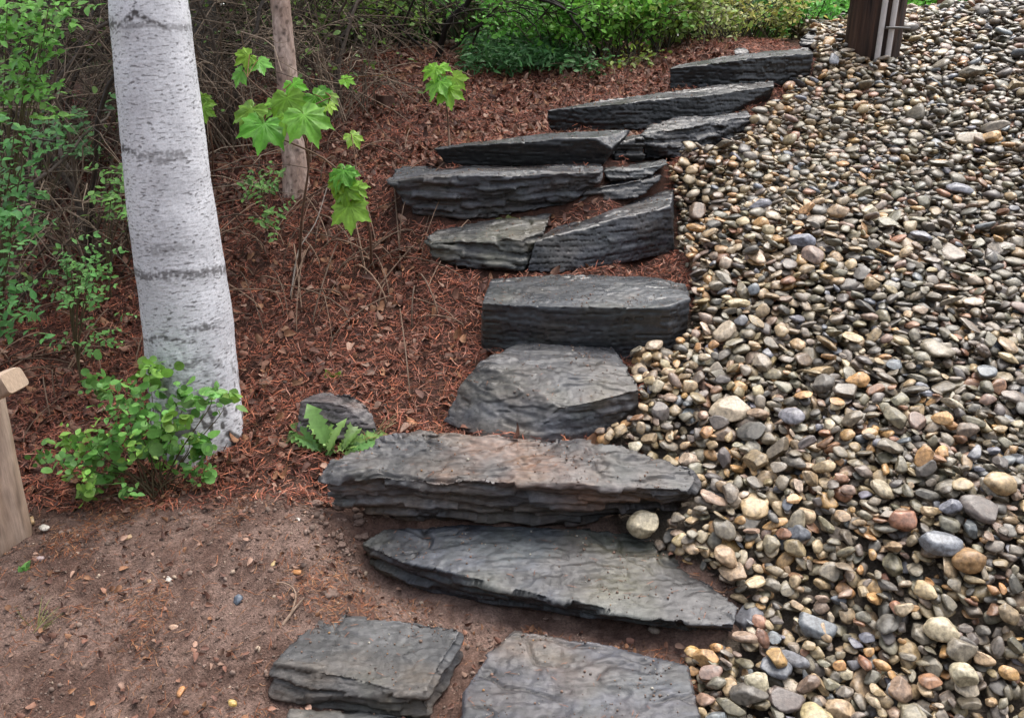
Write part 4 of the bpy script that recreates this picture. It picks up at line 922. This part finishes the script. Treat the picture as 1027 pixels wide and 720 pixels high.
for lab, px, d, h, s, n, nl in [
    ('dense tangle of bare brown twigs left of the birch', 95, 4.0, .95, .55, 46, 30), ('tangle of dead stems at the left edge, behind the wooden post', -10, 3.6, .8, .5, 40, 60),
    ('dark brush with sparse leaves far left, behind the pale stem', 30, 4.7, 1.2, .6, 50, 160), ('matted bare twigs showing just above the leaning stick', 60, 5.2, 1.2, .7, 50, 90),
    ('bare twig tangle showing between birch and conifer trunks', 235, 5.0, 1.0, .5, 50, 20), ('arching dry brush close behind the birch trunk', 175, 5.0, 1.3, .6, 46, 30),
    ('pale dry brush right of the conifer trunk', 338, 5.3, .75, .32, 44, 60), ('greyish dead brush behind the conifer trunk', 290, 6.1, 1.1, .6, 54, 120),
    ('low dark brush along the top of the mulch bank', 375, 6.9, .7, .6, 50, 90), ('dark twig thicket under the arching branch', 470, 7.2, .8, .6, 46, 120),
    ('dark far thicket left of the birch top', 120, 6.2, 1.5, .8, 56, 200), ('dark far thicket right of the birch top', 215, 6.6, 1.4, .7, 56, 120), ('dark far thicket in the top left corner', 10, 6.0, 1.5, .8, 56, 300)]:
    shrub(lab, gd(px, d), h, s, n, .005, (.16, .12, .085), LF_OV, int(nl * 1.6), .04, (.16, .27, .06), TG, 'bare_bush', 'bare bush', droop=1.0, spray=1.5, side=4)
# low dead stems lying over the mulch at left
acc = Acc()
for k in range(260):
    px, py = U(0, 430), U(150, 400)
    if py > 330 and px > 130: continue
    p = gpt(px, py); a = U(0, 6.28); L_ = U(.12, .5)
    e = p + np.array([math.cos(a) * L_, math.sin(a) * L_, 0]); e[2] = gz(e[0], e[1])
    tube(acc, bez(p + (0, 0, .01), p + (0, 0, U(.02, .16)), e + (0, 0, U(.02, .14)), e + (0, 0, .01), 8), U(.0015, .004), np.array((.17, .11, .075)) * U(.5, 1.6), 4)
tag(acc.obj('brushwood', M_twig), 'thin dead stems and vines strewn over the mulch below the brush', 'brushwood', kind='stuff')

# leafy sprigs at the left: pinnate leaflets
def sprigs(label, base_px, d, pts, lsize, col, n=9):
    b = gpt(*base_px); b = gd(base_px[0], d) if b[1] > d + 1 else b
    r = root('leafy_bush', tuple(b), label, 'bush', 'small-leaved green bushes'); st, lf = Acc(), Acc()
    for px, py in pts:
        e = at_d(px, py, d + U(-.15, .1)); tube(st, bez(b, b + (0, 0, .2), (b + e) / 2 + (0, 0, .1), e, 9), np.linspace(.004, .0015, 9), (.13, .11, .06), 4)
        for q in range(4):
            c = e + rng.normal(0, .035, 3); dr = norm(rng.normal(size=3) * (1, .6, .5)); s = norm(np.cross(dr, (0, -.6, .8)))
            for t in np.linspace(0, 1, n // 2):
                for sg in (-1, 1):
                    leafset(lf, LF_OV, [c + dr * t * lsize * 3.2], lsize * 1.12, np.array(col) * 1.35, up=.8, dirs=[dr * .5 + s * sg], jit=.3)
    child(st, 'stems', M_twig, r); child(lf, 'foliage', M_leaf, r)
R_ = lambda x0, x1, y0, y1, n: [(U(x0, x1), U(y0, y1)) for _ in range(n)]
sprigs('bright green bush in the upper left corner', (5, 340), 2.95, R_(-5, 55, 5, 70, 16) + R_(-10, 30, 75, 110, 8), .030, (.14, .32, .06))
sprigs('lower small-leaved bush at the left edge above the post', (0, 380), 2.8, R_(-15, 25, 130, 330, 24), .028, (.10, .26, .07))
sprigs('airy green sprig standing in mulch left of the birch', (82, 385), 3.05, R_(62, 105, 245, 300, 9) + [(90, 318), (75, 340), (100, 345)], .024, (.13, .30, .08))
sprigs('small green sprig touching the left side of the birch', (112, 300), 3.5, R_(105, 128, 185, 200, 4), .03, (.13, .28, .06))
sprigs('blue-green sprig among twigs between wooden post and birch', (40, 260), 3.9, R_(45, 110, 110, 150, 8), .03, (.09, .20, .07))
sprigs('green seedling below the maple left of the conifer', (268, 240), 3.75, R_(255, 275, 180, 222, 6), .026, (.10, .21, .05))

# leafy shrubs along the top
LS = 'leafy shrubs behind the steps'
for lab, px, d, h, s, n, nl, ls, col in [
    ('yellow-green shrub behind the pale dry brush', 345, 6.8, .9, .5, 26, 1500, .05, (.19, .30, .06)), ('light green shrub over the mulch bank left of the arching branch', 410, 7.3, 1.0, .6, 26, 1700, .05, (.15, .26, .07)),
    ('mid green shrub framed by the arching branch', 500, 7.1, .8, .5, 26, 1800, .05, (.10, .24, .05)), ('grassy bright green shrub right of the arching branch', 560, 6.35, .65, .42, 30, 2200, .045, (.10, .27, .04)),
    ('lush green shrub above the second slab from the top', 615, 6.2, .75, .45, 30, 2200, .05, (.13, .29, .045)), ('olive shrub above the left end of the topmost slab', 665, 6.25, .6, .38, 30, 1500, .045, (.17, .24, .05)),
    ('vivid yellow-green shrub behind the topmost slab', 655, 7.4, 1.0, .5, 24, 1700, .06, (.22, .40, .05)), ('dry greenish shrub above the topmost slab', 712, 6.5, .45, .35, 34, 900, .04, (.22, .25, .09)),
    ('yellow-leaved shrub at the head of the steps', 768, 6.8, .5, .4, 26, 900, .045, (.27, .27, .07)), ('fresh green clump left of the utility pole', 812, 6.9, .5, .22, 26, 900, .045, (.12, .33, .06)),
    ('bright green bush behind the utility pole', 860, 9.0, .9, .5, 24, 1500, .07, (.19, .42, .06)), ('bright green bush between utility pole and slim post', 915, 9.2, .9, .5, 24, 1500, .07, (.16, .40, .06)), ('light green bush right of the slim post', 975, 9.4, .8, .4, 24, 1300, .07, (.15, .36, .08)),
    ('dark green shrub behind the dry greenish shrub', 735, 7.8, .9, .6, 24, 1500, .06, (.06, .14, .04))]:
    shrub(lab, gd(px, d), h, s, n, .005, (.09, .075, .05), LF_OV, nl, ls, np.array(col) * 1.7, LS, 'shrub', 'shrub')
# leafy ground cover
acc = Acc()
N = 3600; px_ = U(462, 600, N); dd_ = U(5.95, 6.75, N); P = np.array([gd(a, b) for a, b in zip(px_, dd_)])
hgt = .16 * np.exp(-((px_ - 520) / 62)**4) * U(.3, 1.1, N); keep = rng.random(N) < np.exp(-((px_ - 525) / 60)**4)
P[:, 2] += hgt; P = P[keep]; leafset(acc, LF_NR, P, .075, GREEN['blue'], up=.8, jit=.5)
tag(acc.obj('ground_cover', M_leaf), 'low blue-green leafy ground cover at the top of the bank', 'ground cover', kind='stuff')
shrub('dark glossy seedling at the back edge of the second slab', gd(592, 5.75), .22, .10, 12, .003, (.1, .08, .05), LF_OV, 120, .045, (.08, .21, .06), 'low plants at the head of the steps', 'low_plant', 'plant')
shrub('yellow-green low plant near the left end of the topmost slab', gd(630, 5.85), .16, .16, 14, .003, (.1, .08, .05), LF_OV, 110, .045, (.22, .31, .05), 'low plants at the head of the steps', 'low_plant', 'plant')
# arching dark branch
r = root('arching_branch_bush', tuple(gd(436, 6.35)), 'dark arching branch curving over the green ground cover', 'arching branch')
a = Acc(); g = gd(436, 6.35)
tube(a, spline([g - (0, 0, .05), at_d(448,25,6.2), at_d(466,8,6.15), at_d(495,-2,6.1), at_d(535,-1,6.1), at_d(560,10,6.1), at_d(582,35,6.0), at_d(590,55,5.95)], 30) + np.cumsum(rng.normal(0, .009, (30, 3)), 0), np.linspace(.026, .006, 30), (.018, .014, .012), 7)
tube(a, spline([at_d(530,-2,6.1), at_d(552,2,6.0), at_d(575,14,5.95), at_d(600,25,5.9)], 14), np.linspace(.012, .005, 14), (.02, .016, .013), 5)
for _ in range(26):
    t = U(); px = 440 + 150 * t; q = at_d(px, 20 - 60 * t * (1 - t) + U(-8, 14), 6.1); e = q + rand_dirs(1)[0] * (1, .5, .6) * U(.15, .5)
    tube(a, spline([q, (q + e) / 2 + rng.normal(0, .03, 3), e], 7), np.linspace(.005, .002, 7), (.035, .027, .02), 4)
for q0, q1, q2, q3 in [((400,48),(405,-10),(440,-25),(470,22)), ((452,50),(490,20),(520,-30),(545,40)), ((425,50),(400,15),(370,-10),(340,28)), ((600,58),(590,20),(560,-15),(520,10)), ((475,60),(470,20),(500,-5),(540,22))]:
    P = bez(at_d(*q0, 6.3), at_d(*q1, 6.2), at_d(*q2, 6.1), at_d(*q3, 6.0), 16); P[1:-1] += np.cumsum(rng.normal(0, .01, (14, 3)), 0)
    tube(a, P, np.linspace(.011, .003, 16), (.03, .024, .019), 5)
child(a, 'branch', M_twig, r)
# small cut stump on the mulch
g = gpt(387, 108); a = Acc(); trunk(a, [g - (0, 0, .05), g + (0, 0, .075)], [.062, .055], 20, 30, plain_col((.10, .055, .04)), lambda p, h, r: .006 * np.cos(5 * p))
V = a.v[-1]; a.add(np.concatenate([V[-30:], V[-30:].mean(0)[None]]), np.array([[i, (i + 1) % 30, 30] for i in range(30)]), np.array((.22, .13, .09)))
tag(a.obj('cut_stump', M_bark, origin=g), 'small cut stump in the mulch behind the black-faced slab', 'stump')

# trees and wood behind
for lab, px, d, rr, c, cr in [('grey trunk close behind the birch', 208, 6.4, .09, (.16, .145, .13), 1), ('dark slim trunk near the top left of the mulch bank', 338, 7.0, .035, (.05, .04, .035), 1), ('brown trunk in the shrubs behind the arching branch', 497, 8.4, .07, (.12, .075, .05), 1), ('dark trunk left of the birch top', 60, 7.5, .09, (.05, .042, .036), 1), ('dark slim trunk above the topmost slab', 705, 9.5, .08, (.05, .04, .035), 1)]:
    g = gd(px, d); r = root('background_tree', tuple(g), lab, 'tree', 'trees behind the bank'); a = Acc()
    trunk(a, [g - (0, 0, .1), g + (U(-.1, .1), .05, 1.5), g + (U(-.2, .2), .1, 5.5)], [rr * 1.2, rr, rr * .4], 60, 24, plain_col(c), lambda p, h, r: .06 * r * np.sin(3 * p + h * 4)); child(a, 'trunk', M_bark, r)
    crown(r, g + (0, .2, 4.4), (1.5, 1.5, 1.2), 3000, .13, (.035, .075, .02), 14)
acc = Acc()
N = 70000; x = U(-13, 13, N); y = 9.5 + 7 * rng.random(N)**1.5; g_ = gz0(x, y); hh = (1.6 + 2.2 * (.5 + .5 * fbm(x * .5, y * .5, 3))) ; zz = g_ + U(0, 1, N) * hh * (1.0 + .06 * (y - 9.5))
light = sstep(-2.0, 3.5, x)
c = mix((.030, .055, .018), (.10, .20, .035), light * .8) * U(.5, 1.6, (N, 1))
acc.inst(*LF_OV, np.stack([x, y, zz], -1), frames(rand_dirs(N) + (0, -.4, .5), rand_dirs(N)), U(.12, .26, N), c)
n2_ = 16000; x = U(-12, 12, n2_); y = U(-10, -4.5, n2_); zz = gz0(x, y) + U(0, 5.5, n2_)  # unseen leaves added behind the camera to darken the slab fronts
acc.inst(*LF_OV, np.stack([x, y, zz], -1), frames(rand_dirs(n2_), rand_dirs(n2_)), U(.25, .5, n2_), np.array([(.035, .065, .02)]) * U(.5, 1.5, (n2_, 1)))
tag(acc.obj('woodland', M_far), 'dense green woodland closing the view beyond the bank, plus unseen leaves added behind camera', 'woodland', kind='stuff')
